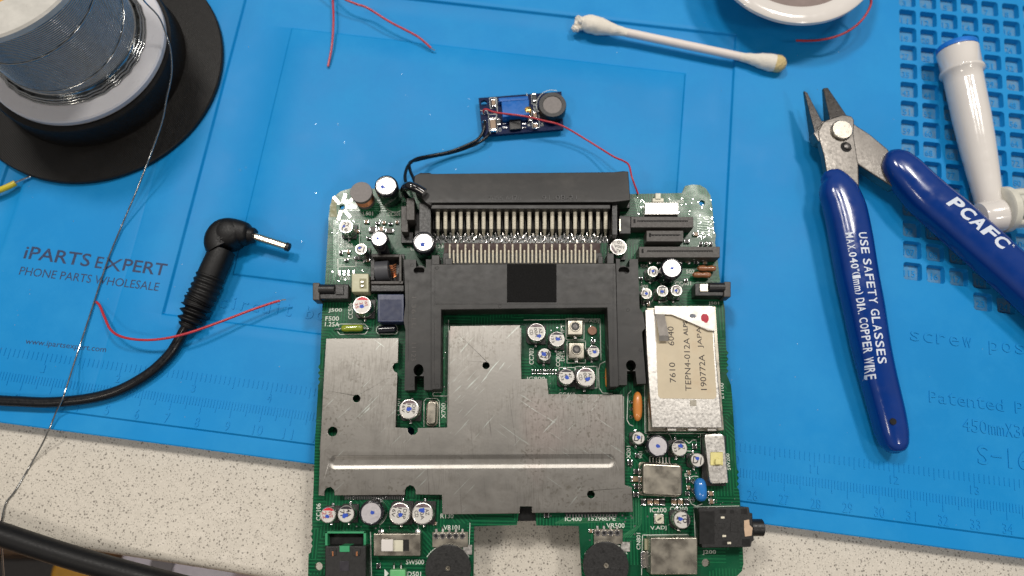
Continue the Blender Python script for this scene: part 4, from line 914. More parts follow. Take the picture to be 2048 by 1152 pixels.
# silkscreen lettering and outlines
T_ = [('L501', (726, 427), (746, 427), 8), ('CC501', (775, 428), (800, 428), 8), ('CC503', (678, 491), (705, 491), 8), ('T500', (679, 556), (700, 556), 8), ('J500', (657, 621), (684, 621), 9), ('F500', (651, 637), (678, 637), 9), ('1.25A', (650, 648), (679, 649), 9), ('CC506', (701, 638), (701, 606), 9), ('CC702', (1063, 729), (1063, 696), 9), ('CC800', (1116, 733), (1116, 703), 8), ('DET', (1125, 722), (1125, 703), 8), ('CC701', (797, 831), (797, 798), 8), ('X700', (887, 837), (887, 806), 9), ('CC468', (1117, 789), (1150, 789), 8), ('CC106', (637, 1041), (637, 1007), 9), ('R130', (881, 1032), (907, 1032), 9), ('VR101', (887, 1055), (919, 1055), 9), ('SW500', (812, 1124), (848, 1124), 9), ('D501', (815, 1148), (842, 1148), 9), ('IC400', (1130, 1038), (1163, 1038), 8), ('15298EPE', (1177, 1037), (1231, 1037), 8), ('VR500', (1213, 1051), (1249, 1051), 9), ('IC200', (1300, 1020), (1333, 1020), 9), ('CC200', (1340, 1018), (1375, 1018), 9), ('V.ADJ', (1301, 1057), (1333, 1056), 9), ('CN801', (1277, 1099), (1277, 1066), 8), ('J200', (1405, 1105), (1432, 1105), 9), ('X201', (1257, 917), (1257, 892), 8), ('SW400', (1338, 403), (1368, 403), 7), ('502', (1372, 543), (1389, 543), 8), ('J501', (1417, 607), (1438, 607), 7), ('504', (1281, 532), (1296, 532), 7), ('400', (1281, 573), (1296, 573), 7), ('CC401', (1350, 567), (1382, 567), 8), ('IC800', (1054, 757), (1090, 757), 7), ('ET100', (1444, 797), (1443, 766), 8), ('SW200', (1458, 940), (1455, 907), 7), ('230', (876, 493), (892, 493), 7), ('85', (1369, 950), (1380, 950), 7), ('901', (1281, 917), (1281, 903), 7), ('IFT', (1125, 665), (1125, 648), 7), ('IFADJ', (1170, 643), (1198, 643), 7)]
for s_, A, B, h_ in T_: tm = MB(); textpx(tm, s_, A, B, h_, ZB+.02, .02, off=.008); tm.build('silkscreen_lettering', 'silk', brd)
for a in ((675, 445, 14), (720, 512, 14), (1306, 549, 14), (1294, 594, 13), (1326, 590, 14)): sarc(*a, 10, 170)
sarc(790, 398, 26, 10, 170); sarc(1344, 556, 26, 10, 170); sarc(745, 1024, 29, -90, 60); sarc(1318, 885, 26, 170, 380)
for a in ((1054, 683), (1104, 690)): sline([(a[0], a[1]-14), (a[0], a[1])])
srect(675, 517, 712, 533); sline([(676, 517), (676, 530), (690, 530)]); sline([(712, 447), (719, 447), (719, 520)]); sline([(676, 533), (676, 548)])
sline([(882, 785), (866, 785), (866, 792), (896, 792), (897, 640)]); sline([(1048, 640), (1200, 638), (1202, 720)])
sline([(814, 494), (822, 494), (822, 500), (838, 500)]); srect(1118, 735, 1150, 772); srect(1151, 733, 1194, 776)
sline([(1370, 880), (1378, 887), (1385, 880), (1392, 880)]); sline([(1373, 902), (1385, 902)]); sarc(1364, 1042, 21, 100, 200); sline([(940, 1046), (938, 1100)], 1)

# ------------------------------------------------------------ small converter module
ZM = 3.0
mod = thing('converter_module', (*P(1042, 226, 0), 0), 'tiny dark blue voltage converter module lying on the mat above the circuit board', 'electronic module')
mc = [(957, 196), (1123, 183), (1127, 258), (965, 271)]
MB().plate(PP(mc, ZM), [circ(968, 206, 6.5, ZM)[::-1], circ(1113, 245, 6, ZM)[::-1]], ZM-1.4, ZM).build('module_board', 'bluepcb', mod)
A = P3(990, 250, 0); MB().box(P(985, 232)[0], P(985, 232)[1], 3, 8, .02, ZM-1.4).build('underside_part', 'blk', mod); MB().box(P(1100, 225)[0], P(1100, 225)[1], 3, 8, .02, ZM-1.4).build('underside_part', 'blk', mod)
zt = ZM+4.6; c = P3(1105, 209, zt); k = mmpx(1105, 209, zt)
o = MB().lathe(c.x, c.y, [(28*k, ZM+.1), (28*k, zt-.5), (27*k, zt), (19.5*k, zt), (19*k, zt-.35)], 40).build('inductor', 'blk', mod, smooth=True)
MB().lathe(c.x, c.y, [(18.8*k, zt-.33), (18.8*k, zt-.25)], 40).build('ferrite_core', 'ferrite', o)
zt = ZM+4; ang = math.radians(4.6)
o = MB(); o.plate(PP([(1003, 203), (1058, 199), (1059, 229), (1005, 234)], zt), [], ZM+.1, zt); o = o.build('potentiometer', 'trimblue', mod, bevel=.25)
mb = MB(); mb.plate(PP([(997, 196), (1056, 192), (1057, 199), (998, 203)], zt-1.4), [], ZM+.1, zt-1.4); mb.build('step', 'trimblue', o, bevel=.2)
c = P3(1056, 222, zt-1); MB().lathe(c.x, c.y, [(1.2, ZM+.2), (1.2, zt+.1), (1.0, zt+.25)], 24).build('adjusting_screw', 'goldt', o, smooth=True); MB().box(c.x, c.y, 2.0, .3, zt+.26, zt+.3, .3).build('screw_slot', 'void', o)
def smdm(px, py, w, h, mat_='tan', z=1.2):
    c = P3(px, py, ZM+z); k = mmpx(px, py, ZM+z)
    o = MB().box(c.x, c.y, w*k, h*k*.6, ZM+.05, ZM+z, ang).build('chip_component', mat_, mod, bevel=.06)
    t = MB()
    for s in (-1, 1): t.box(c.x-s*h*k*.4*math.sin(ang), c.y+s*h*k*.4*math.cos(ang), w*k*1.04, h*k*.2, ZM+.05, ZM+z+.04, ang)
    t.build('end_caps', 'solder', o, bevel=.05)
smdm(986, 248, 11, 30, 'tan', 1.8); smdm(987, 205, 7, 17, 'tan'); smdm(998, 243, 6, 14, 'blk'); smdm(1069, 194, 7, 18, 'blk'); smdm(1070, 230, 7, 16, 'tan'); smdm(1071, 251, 8, 12, 'tan'); smdm(1059, 236, 6, 12, 'tan')
o = MB(); o.plate(PP([(1018, 236), (1041, 235), (1042, 257), (1020, 259)], ZM+1.4), [], ZM+.2, ZM+1.4); o = o.build('integrated_circuit', 'blk', mod, bevel=.1)
mb = MB()
for yy in (239, 247, 255):
    for xx in (1010, 1048): c = P3(xx, yy, ZM+.5); mb.box(c.x, c.y, 1.5, .45, ZM+.1, ZM+.5, ang)
mb.build('pin_row', 'solder', o)
mb = MB(); 
def ml(a, b_):
    A = P3(*a, ZM); B = P3(*b_, ZM); d = B-A; mb.box((A.x+B.x)/2, (A.y+B.y)/2, d.length, .16, ZM+.005, ZM+.03, math.atan2(d.y, d.x))
for q in ([(979, 196), (991, 195), (993, 215), (981, 217), (979, 196)], [(977, 229), (993, 228), (995, 264), (979, 266), (977, 229)], [(993, 195), (995, 226)], [(1063, 224), (1065, 256), (1079, 255), (1077, 221), (1063, 222)], [(1063, 188), (1064, 208), (1074, 208)], [(961, 221), (974, 221), (976, 228)], [(1053, 186), (1056, 200)]):
    for a, b_ in zip(q[:-1], q[1:]): ml(a, b_)
for k in range(20):
    a0 = math.radians(150+k*7); a1 = math.radians(157+k*7); ml((1104+31*math.cos(a0), 211+31*math.sin(a0)), (1104+31*math.cos(a1), 211+31*math.sin(a1)))
textpx(mb, 'C2', (1070, 219), (1070, 209), 6, ZM, .03); textpx(mb, 'R1', (1058, 252), (1058, 244), 5, ZM, .03); textpx(mb, 'C1', (1000, 263), (1000, 256), 5, ZM, .03); textpx(mb, 'C4', (1084, 252), (1084, 246), 5, ZM, .03); mb.build('silkscreen', 'silk', mod)
for a in ((967, 227), (969, 244)): c = P3(*a, ZM); MB().lathe(c.x, c.y, [(.85, ZM+.01), (.75, ZM+.4), (.3, ZM+.8)], 16).build('solder_joint', 'solder', mod, smooth=True)

def wire(name, pts, r, mat_, label, cat='wire', group=None, parent=None, n=10, tip=None):
    P_ = [P3(*p) for p in pts]
    if parent is None:
        w_ = MB().sweep(spl(P_), r, n).build(name, mat_, None, smooth=True, angle=80); tag(w_, label, cat, group)
    else: w_ = MB().sweep(spl(P_), r, n).build(name, mat_, parent, smooth=True, angle=80)
    if tip: MB().sweep(spl([P3(*p) for p in tip], 4), r*.62, 8).build('bare_end', 'solder', w_, smooth=True)
    return w_
wire('hookup_wire', [(967, 226, ZM+.5), (967, 221, ZM+1.8), (973, 218.5, ZM+2.6), (992, 225, ZM+3.4), (1047, 232, ZM+5.4), (1086, 241, ZM+5.6), (1125, 252, ZM+4.2), (1180, 284, 5), (1225, 312, 7), (1247, 322, 8.5), (1258, 331, 10), (1264, 355, 11.5), (1276, 388, ZB+.6)], .33, 'redwire', 'thin red wire arching from the blue module to the top edge of the green board')
bw = thing('wire_pair', (*P(900, 305, 0), 2), 'pair of thin black wires from the blue module to the black cartridge connector', 'wires')
wire('wire', [(969, 243, ZM+.6), (969, 252, ZM+1.2), (966, 264, ZM+1), (955, 279, 4), (930, 292, 3.5), (898, 304, 3), (858, 312, 4.5), (832, 318, 7), (816, 332, 10), (810, 352, 13), (812, 370, 15), (808, 385, 14)], .56, 'blackwire', None, parent=bw)
wire('wire', [(978, 262, ZM-1), (975, 272, 3.2), (958, 285, 3), (930, 297, 2.4), (900, 306, 2), (860, 314, 3.5), (835, 320, 6), (820, 325, 8), (820, 340, 10), (828, 360, 13), (830, 372, 14.5)], .56, 'blackwire', None, parent=bw)
wire('heat_shrink', [(812, 374, 21.5), (820, 372, 22.8), (834, 377, 22.8), (849, 386, 22.6)], 1.45, 'gluebk', None, parent=bw, n=18)
wire('heat_shrink', [(809, 374, 18), (806, 381, 16), (812, 392, 13), (818, 398, 10.5)], .95, 'gluebk', None, parent=bw, n=16)

# ------------------------------------------------------------ black disc holder and solder spool
sx0, sy0 = -155.8, 144.0
hold = thing('spool_stand', (sx0, sy0, 0), 'matt black round spool stand with a wide flat base under the solder spool', 'spool stand')
MB().lathe(sx0, sy0, [(46.6, .02), (47.3, .4), (47.3, 1.8), (46.9, 2.2)], 128).build('base_disc', 'black3d', hold, smooth=True)
MB().lathe(sx0-.4, sy0+.4, [(34.2, 2.22), (33.9, 3), (33.7, 11.2), (33.2, 12)], 96).build('hub_cylinder', 'black3d', hold, smooth=True)
sp = thing('solder_spool', (sx0, sy0, 12), 'spool of silver solder wire with milky white flanges on the black stand', 'solder spool')
fx, fy = sx0-.2, sy0+.9
MB().lathe(fx, fy, [(31.0, 12.05), (31.7, 12.4), (31.8, 14.3), (31.3, 14.9)], 96).build('flange', 'spoolwhite', sp, smooth=True)
Rw = 23.6; z0, z1 = 14.92, 55.2; pr = [(25.2, 14.95), (25.4, 15.6), (24.7, 16.3), (24.9, 17.0), (24.0, 17.6), (24.2, 18.2)]; 
zz = 18.4
while zz < z1: pr += [(Rw+.36*math.cos(t_), zz+.36+.36*math.sin(t_)) for t_ in (-1.3, -.75, -.25, .25, .75, 1.3)]; zz += .72
MB().lathe(fx-.6, fy+.8, pr, 128).build('wound_solder', 'solderwire', sp, smooth=True, angle=80)
mb = MB()
for q, (zc, ph) in enumerate(((24, .3), (38, 1.2))):
    pts = []
    for k in range(60): a = math.pi*2*k/60; pts.append((fx-.6+(Rw+.5)*math.cos(a), fy+.8+(Rw+.5)*math.sin(a), zc+4*math.sin(a+ph)))
    mb.sweep(pts+[pts[0]], .32, 8, cap=False)
for q, zc in enumerate((15.4, 16.2, 16.9)):
    rr_ = 26.2-.5*q; pts = [(fx-.6+(rr_+.25*math.sin(3*k))*math.cos(math.pi*2*k/60), fy+.8+(rr_+.25*math.sin(3*k))*math.sin(math.pi*2*k/60), zc) for k in range(60)]; mb.sweep(pts+[pts[0]], .33, 8, cap=False)
mb.build('loose_turns', 'solderwire', sp, smooth=True, angle=80)
tz = 56.0
MB().lathe(fx-.6, fy+.8, [(30.5, tz+.02), (31.6, tz+.6), (31.6, tz+2.4), (31, tz+3)], 96).build('flange', 'spoolcream', sp, smooth=True)
MB().lathe(fx-.6, fy+.8, [(20.5, tz+3.02), (20.4, tz+3.12)], 64).build('paper_label', mk('orange_label', (.75, .38, .06), .5), sp)
pts = [(262, -70, 50), (275, -30, 42), (287, 0, 32), (317, 33, 26), (331, 66, 21.5), (341, 99, 18.5), (343, 148, 16), (333, 198, 14), (323, 247, 12), (297, 320, 9), (274, 380, 5), (245, 448, 1.4), (240, 460, 1.0), (215, 522, .7), (180, 630, .7), (157, 700, 1.4), (133, 775, 4.9), (125, 798, 4.9), (112, 825, 1.6), (104, 845, .5), (97, 862, -.1), (82, 893, -3.5), (60, 932, -6.1), (30, 982, -6.1), (12, 1006, -6.1), (4, 1040, -6), (3, 1062, -7.5), (4, 1100, -14), (8, 1160, -22), (10, 1220, -30)]
MB().sweep(spl([P3(*p) for p in pts], 6), .28, 8).build('solder_strand', 'solderwire', sp, smooth=True, angle=80)

# ------------------------------------------------------------ wires lying around
o = wire('hookup_wire', [(193, 604, .5), (200, 612, 1.2), (209, 634, 3), (222, 660, 4.5), (245, 674, 6), (285, 680, 6.5), (330, 677, 6.8), (380, 665, 6.5), (440, 644, 5.5), (500, 621, 4.2), (550, 604, 3.4), (560, 602, 3.3)], .42, 'redwire', 'curved red wire crossing the plug cable with a tinned end near the circuit board', tip=[(559, 602.5, 3.3), (565, 600, 3.3), (572, 599.5, 3.1)])
wire('hookup_wire', [(668, -40, 2), (666, 0, 2.2), (667, 40, 2.2), (664, 90, 1.5), (656, 133, .6)], .42, 'redwire', 'short straight red wire end pointing down at the top edge, left of its pair')
wire('hookup_wire', [(640, -50, 7), (680, -8, 5.5), (712, 8, 5), (735, 16, 4.8), (780, 44, 4.2), (830, 70, 3), (850, 85, 2), (862, 96, 1.3)], .42, 'redwire', 'red wire slanting down to the right with a bright tinned tip at the top edge', tip=[(861, 95, 1.4), (866, 99, 1), (870, 101, .8)])
o = wire('jumper_wire', [(-60, 408, 2.2), (-20, 388, 2.2), (10, 376, 2.0), (31, 366, 1.4)], 1.05, 'yellow', 'short yellow insulated wire with a bare tip beside the black disc', n=14)
MB().sweep(spl([P3(30, 366.5, 1.5), P3(45, 360, 1.0), P3(62, 353, .8)], 4), .45, 8).build('bare_end', 'solder', o, smooth=True)

# ------------------------------------------------------------ barrel plug
plug = thing('power_plug', (*P(440, 500, 0), 0), 'black right-angled power plug with silver barrel and ribbed cable on the mat', 'power plug')
def swpx(pts, n=24, up=True, sub=5, flat=None, sq=2.0):
    """pts (px,py,z,halfwidth px, half-thickness mm)"""
    L5 = spl([Vector((*P3(a, b_, z), w_*mmpx(a, b_, z), h_)) if False else (lambda q: Vector((q.x, q.y, q.z)))(P3(a, b_, z)) for a, b_, z, w_, h_ in pts], sub)
    ws = [(w_*mmpx(a, b_, z), h_) for a, b_, z, w_, h_ in pts]; R_ = []
    for i in range(len(pts)-1):
        for k in range(sub):
            t = k/sub; R_.append((ws[i][0]*(1-t)+ws[i+1][0]*t, ws[i][1]*(1-t)+ws[i+1][1]*t))
    R_.append(ws[-1]); return MB().sweep(L5, R_, n, up=up, sq=sq)
swpx([(504, 471, 5.6, 10, 1.8), (501, 470, 5.6, 14, 2.6), (494, 469, 5.6, 22, 4.0), (480, 466, 5.6, 24.5, 4.5), (462, 463, 5.6, 25.5, 4.8), (448, 466, 5.6, 26, 4.9), (440, 478, 5.6, 27, 4.9), (439, 490, 5.6, 27, 4.8), (444, 501, 5.6, 26, 4.7)][::1], sub=4, sq=2.6).build('plug_housing', 'rubber', plug, smooth=True, angle=70)
c0 = P3(457, 464, 5.4); MB().lathe(0, 0, [(.5, 5.2), (2.6, 5.1), (4.2, 4.3), (5.1, 2.9), (5.3, 0), (5.1, -3.2), (4.2, -4.6), (1, -5.2)], 36, ax=(tuple(c0+Vector((.6, -1.0, 0))), (0, 0, 1))).build('elbow', 'rubber', plug, smooth=True, angle=80)
swpx([(498, 470, 5.6, 17, 3.0), (506, 472, 5.6, 16.5, 2.9), (510, 473, 5.6, 14, 2.4)], sub=2).build('collar', 'rubber', plug, smooth=True, angle=50)
A, B = P3(508, 472.5, 5.6), P3(572, 493, 5.0)
MB().sweep([A, A.lerp(B, .3), B], [1.4]*3, 28).build('barrel', mk('plug_barrel', (.75, .68, .56), .18, 1.0), plug, smooth=True)
D = (B-A).normalized(); MB().sweep([B, B+D*1.2, B+D*1.35], [1.5, 1.5, 1.25], 28).build('insulating_tip', 'blk', plug, smooth=True, angle=50); MB().sweep([B+D*1.3, B+D*1.4], .7, 16).build('bore', 'void', plug)
swpx([(444, 501, 5.2, 24.5, 4.4), (437, 519, 5.2, 24.5, 4.4), (427, 541, 5.1, 25, 4.4), (422, 553, 5.0, 25, 4.4)], sub=4, sq=2.5).build('sleeve', 'rubber', plug, smooth=True, angle=70)
body = [(422, 553), (413, 573), (403, 594), (396, 606), (391, 618), (384, 633), (377, 648), (373, 655)]
bp_ = spl([P3(a, b_, 4.8-.14*k) for k, (a, b_) in enumerate(body)], 12); Rr = []
nb = len(bp_)
for i in range(nb):
    t = i/(nb-1)
    if t < .46: r = 4.6+.30*math.sin(t/.46*6*2*math.pi)
    elif t < .50: r = 4.3
    else:
        r = (4.3-1.5*(t-.5)/.5)+(.75*math.sin((t-.5)/.38*3*2*math.pi) if t < .88 else 0)
    Rr.append(r*(1 if t < .97 else .85))
MB().sweep(bp_, Rr, 28).build('strain_relief', 'rubber', plug, smooth=True, angle=80)
mb = MB(); textpx(mb, '+', (432, 479), (446, 476), 14, 10.3, .15); mb.build('moulded_mark', 'rubber', plug)
wire('cable', [(376, 648, 4.0), (368, 662, 3.2), (356, 684, 2.4), (340, 708, 2.1), (310, 738, 2.0), (275, 762, 2.0), (235, 782, 2.0), (190, 795, 2.0), (140, 802, 2.0), (90, 805, 2.0), (40, 803, 2.0), (0, 801, 2.0), (-60, 796, 2.0)], 1.75, 'blackwire', None, parent=plug, n=18)

# ------------------------------------------------------------ thick cable over the counter edge
wire('power_cable', [(-90, 1040, 0), (-40, 1055, 0), (0, 1068, -.3), (100, 1101, -.6), (200, 1131, -.8), (300, 1158, -1), (400, 1184, -1.2), (520, 1225, -1.5)], 3.5, 'rubber', 'thick matt black cable crossing the counter edge in the lower left', 'cable', n=28)

# ------------------------------------------------------------ cotton swab
sw_ = thing('cotton_swab', (*P(1350, 85, 0), 0), 'used white cotton swab with yellowed tips lying on the blue mat', 'cotton swab')
A, B = P3(1200, 54, 3.6), P3(1520, 121.5, 3.0)
MB().sweep([A, A.lerp(B, .5), B], 1.55, 20).build('stick', 'swabstick', sw_, smooth=True)
import mathutils
def cotton(p0, p1, rs, seed, fuzz):
    base = MB(); n = 28; p0, p1 = Vector(p0), Vector(p1); m_ = 26; t = (p1-p0).normalized(); U = t.cross(Vector((0, 0, 1))).normalized(); W = U.cross(t)
    for k in range(m_+1):
        q = k/m_; f = q*(len(rs)-1); i = min(int(f), len(rs)-2); r = rs[i]*(1-(f-i))+rs[i+1]*(f-i)
        for a in range(n):
            an = 2*math.pi*a/n; v = p0.lerp(p1, q)+(U*math.cos(an)+W*math.sin(an))*r
            nz = mathutils.noise.noise(v*.55+Vector((seed, 0, 0)))*fuzz+mathutils.noise.noise(v*1.7+Vector((seed, 3, 0)))*fuzz*.5
            base.v.append(tuple(v+(U*math.cos(an)+W*math.sin(an))*nz*min(1, r)))
    for k in range(m_):
        for a in range(n): b_ = (a+1) % n; base.f.append((k*n+a, k*n+b_, (k+1)*n+b_, (k+1)*n+a))
    base.f.append(tuple(range(n-1, -1, -1))); base.f.append(tuple(m_*n+a for a in range(n))); return base
cotton(P3(1255, 66, 3.6), P3(1163, 44, 3.6), [1.57, 1.62, 1.8, 2.1, 2.5, 2.9, 3.15, 3.3, 3.3, 3.0, 2.0], 1, .28).build('cotton_tip', 'cotton', sw_, smooth=True, angle=80)
cotton(P3(1168, 40, 3.6), P3(1150, 56, 2.4), [1.6, 2.9, 2.7, 2.0, 1.6, .9], 5, 1.0).build('frayed_cotton', 'cotton', sw_, smooth=True, angle=80)
cotton(P3(1154, 52, 2.8), P3(1147, 64, 2.0), [.8, 1.5, 1.5, 1.1, .3], 9, .8).build('frayed_cotton', 'cotton', sw_, smooth=True, angle=80)
cotton(P3(1480, 113.5, 3.1), P3(1562, 129, 3.1), [1.57, 1.65, 1.9, 2.3, 2.7, 3.0, 3.1, 3.0, 2.4], 2, .2).build('cotton_tip', 'cotton', sw_, smooth=True, angle=80)
cotton(P3(1549, 126, 3.1), P3(1571, 131, 3.1), [3.12, 3.16, 3.0, 2.5, 1.2], 2, .2).build('stained_end', 'waxy', sw_, smooth=True, angle=80)
# ------------------------------------------------------------ white reel at the top with red wire
rx, ry = 100.5, 185.6
reel = thing('wire_reel', (rx, ry, 0), 'white plastic wire reel cut off by the top edge of the photo', 'wire reel')
MB().lathe(rx+2, ry+4, [(21, .05), (21.5, .5), (21.5, 2), (21, 2.5)], 96).build('flange', 'white', reel, smooth=True)
MB().lathe(rx+2, ry+4, [(18, 2.5), (18, 15.5)], 64).build('wound_wire', 'redwire', reel, smooth=True)
MB().lathe(rx, ry, [(30.2, 15.6), (30.8, 16.2), (30.8, 17.5), (30.2, 18), (24.6, 18), (24.2, 17.7), (24.1, 16)], 128).build('flange', 'white', reel, smooth=True)
MB().lathe(rx, ry, [(24.0, 15.7), (24.0, 16.3)], 64).build('recessed_face', mk('grey_brown_face', (.20, .15, .135), .5), reel)
pts = [(1700, -60, 14), (1730, -20, 13), (1742, 0, 12), (1737, 20, 11), (1722, 42, 10), (1700, 60, 9), (1672, 73, 8), (1640, 80, 7), (1612, 81.5, 6), (1592, 81, 5.5)]
MB().sweep(spl([P3(*p) for p in pts], 6), .42, 10).build('loose_wire_end', 'redwire', reel, smooth=True, angle=80)

# ------------------------------------------------------------ flush cutters
cut = thing('wire_cutters', (*P(1700, 300, 0), 0), 'flush wire cutters with dark blue plastic grips and grey steel jaws', 'cutters')
z1_ = 11.0
# jaw halves: flat bodies with tapering, pointed noses
mb = MB(); mb.plate(PP([(1644, 246), (1652, 240), (1662, 236), (1676, 231), (1692, 229), (1704, 232), (1709, 240), (1709, 252), (1708, 268), (1713, 300), (1718, 331), (1720, 400), (1700, 395), (1655, 352), (1648, 310), (1638, 275), (1636, 262)], z1_), [], z1_-3.0, z1_)
front = mb.build('jaw_body', 'steel', cut, bevel=.5)
mb = MB(); mb.plate(PP([(1700, 240), (1712, 250), (1740, 268), (1777, 299), (1795, 330), (1790, 376), (1752, 352), (1716, 328), (1690, 300)], z1_-2.2), [], z1_-6.5, z1_-2.2); back = mb.build('jaw_body', 'steel', cut, bevel=.5)
def nose(tipa, tipb, base, zt_, name='jaw_tip'):
    """tapering wedge: tip point pair up to base polygon"""
    b0_ = [P3(*p, zt_) for p in base]; b1_ = [P3(*p, zt_) - Vector((0, 0, 5)) for p in base]; t0 = [P3(*tipa, zt_-2.0), P3(*tipb, zt_-2.0)]; t1 = [v-Vector((0, 0, 1.2)) for v in t0]
    vs = [b0_[0], b0_[1], t0[1], t0[0], b1_[0], b1_[1], t1[1], t1[0]]
    m3 = MB(); m3.add(vs, [(0, 1, 2, 3), (7, 6, 5, 4), (0, 4, 5, 1), (1, 5, 6, 2), (2, 6, 7, 3), (3, 7, 4, 0)]); return m3
o = nose((1608, 181), (1615, 185), [(1631, 270), (1645, 244)], z1_-.3); o.build('jaw_tip', 'steeldk', cut, bevel=.25)
mb = MB(); mb.plate(PP([(1627, 266), (1645, 240), (1656, 245), (1645, 285), (1636, 282)], z1_-.4), [], z1_-5, z1_-.4); mb.build('jaw_shoulder', 'steel', cut, bevel=.4)
o = nose((1646, 176), (1656, 175), [(1660, 238), (1694, 231)], z1_-1.2); o.build('jaw_tip', 'steeldk', cut, bevel=.25)
c = P3(1682, 262, z1_); k = mmpx(1682, 262, z1_)
MB().lathe(c.x, c.y, [(21*k, z1_+.02), (21*k, z1_+.9), (19*k, z1_+1.25)], 40).build('pivot_rivet', 'rivet', cut, smooth=True)
c = P3(1692, 294, z1_); MB().lathe(c.x, c.y, [(1.9, z1_+.01), (1.9, z1_+.03)], 24).build('spring_hole', 'void', cut); MB().lathe(c.x+.5, c.y+.2, [(1.25, z1_+.03), (1.2, z1_+.35), (.8, z1_+.5)], 20).build('spring_pin', 'steeldk', cut, smooth=True)
gl = [(1652, 345, 8.5, 6, 1.5), (1656, 350, 8.7, 16, 3.0), (1665, 360, 8.8, 26, 4.0), (1676, 382, 8.9, 37, 4.7), (1690, 420, 8.8, 40, 5.2), (1702, 480, 8.6, 40, 5.6), (1714, 550, 8.3, 39, 5.6), (1727, 614, 8, 38, 5.5), (1741, 690, 7.6, 35.5, 5.3), (1755, 750, 7.2, 33.5, 5.1), (1774, 825, 6.6, 32, 4.9), (1783, 865, 6.2, 30, 4.7), (1788, 888, 6, 25, 4.2), (1790, 901, 5.8, 16, 3.0), (1791, 907, 5.8, 5, 1)]
g1 = swpx(gl, 36, sub=6, sq=2.5).build('handle_grip', 'grip', cut, smooth=True, angle=80)
c = P3(1786, 843, 11.3); MB().lathe(c.x, c.y, [(1.0, 11.25), (1.0, 11.5)], 20).build('hanging_hole', 'void', g1)
gr = [(1776, 306, 9, 8, 1.5), (1782, 312, 9.2, 20, 3.0), (1790, 322, 9.3, 30, 4.2), (1808, 344, 9.3, 37, 5.0), (1850, 390, 9.2, 42, 5.6), (1900, 434, 9, 44, 5.9), (1962, 490, 8.8, 44, 6.0), (2048, 568, 8.5, 44, 6.0), (2120, 640, 8.2, 42, 6.0), (2190, 730, 8, 38, 5.6), (2230, 810, 7.6, 30, 5), (2240, 840, 7.5, 10, 2)]
g2 = swpx(gr, 36, sub=6, sq=2.5).build('handle_grip', 'grip', cut, smooth=True, angle=80)
# lettering wrapped onto the grips by projecting it onto the grip surface
bpy.context.view_layer.update()
from mathutils.bvhtree import BVHTree
def drape(txtmb, grip, name, mat_, ht=.10):
    me = grip.data; off = origin_of(grip); bv = BVHTree.FromPolygons([((v.co+off)/S)[:] for v in me.vertices], [tuple(p.vertices) for p in me.polygons])
    me2 = bpy.data.meshes.new('t'); me2.from_pydata(txtmb.v, [], txtmb.f); bm = bmesh.new(); bm.from_mesh(me2); bmesh.ops.triangulate(bm, faces=bm.faces)
    for _ in range(3): bmesh.ops.subdivide_edges(bm, edges=[e for e in bm.edges if e.calc_length() > .45], cuts=1); bmesh.ops.triangulate(bm, faces=bm.faces)
    bm.verts.index_update(); txtmb.v = [tuple(v.co) for v in bm.verts]; txtmb.f = [tuple(v.index for v in f.verts) for f in bm.faces]; bm.free(); bpy.data.meshes.remove(me2)
    zmin = min(v[2] for v in txtmb.v); out_ = []
    for v in txtmb.v:
        hit = bv.ray_cast(Vector((v[0], v[1], 60)), Vector((0, 0, -1)))
        z = hit[0].z if hit[0] is not None else v[2]
        out_.append((v[0], v[1], z+(ht if v[2] > zmin+.001 else .01)))
    txtmb.v = out_; return txtmb.build(name, mat_, grip)
def chars(mb, s, A, B, hpx, z, off=.0, fill=.8, shear=0, widths=None):
    A, B = P3(*A, z), P3(*B, z); d = B-A; ang_ = math.atan2(d.y, d.x); n_ = len(s); W_ = {' ': .5, 'I': .42, '.': .35, "'": .3, '"': .5, '(': .5, ')': .5, 'm': 1.1, 'M': 1.15, 'W': 1.35, '1': .7}
    tot = sum(W_.get(ch, 1) for ch in s); acc = 0; L9 = d.length; hm = hpx*.165
    for ch in s:
        wv_ = W_.get(ch, 1)/tot*L9; p = A+d.normalized()*(acc+wv_/2); acc += wv_
        if ch == ' ': continue
        h_ = hm; dyy = 0
        if ch == 'm': h_ = hm*.72; dyy = -hm*.14
        if ch == '.': h_ = hm*.14; dyy = -hm*.43
        if ch in "'\"": h_ = hm*.3; dyy = hm*.35
        put_text(mb, ch, p.x-dyy*math.sin(ang_), p.y+dyy*math.cos(ang_), wv_*fill, h_, ang_, z-.005, z+.03, off, shear)
mb = MB(); chars(mb, 'USE SAFETY GLASSES', (1722, 465), (1768, 728), 17, 13.3, off=.012); drape(mb, g1, 'printed_lettering', 'whiteprint')
mb = MB(); chars(mb, 'MAX.040"(1mm) DIA. COPPER WIRE', (1696, 465), (1751, 758), 13.5, 13.3, off=.015); drape(mb, g1, 'printed_lettering', 'whiteprint')
mb = MB(); chars(mb, 'PCAFC', (1900, 400), (2014, 494), 30, 14.3, off=.035, fill=.88, shear=.25); drape(mb, g2, 'printed_lettering', 'whiteprint')
mb = MB(); textpx(mb, 'R', (2025, 490), (2029, 494), 6, 14.2, .03); drape(mb, g2, 'printed_mark', 'whiteprint')

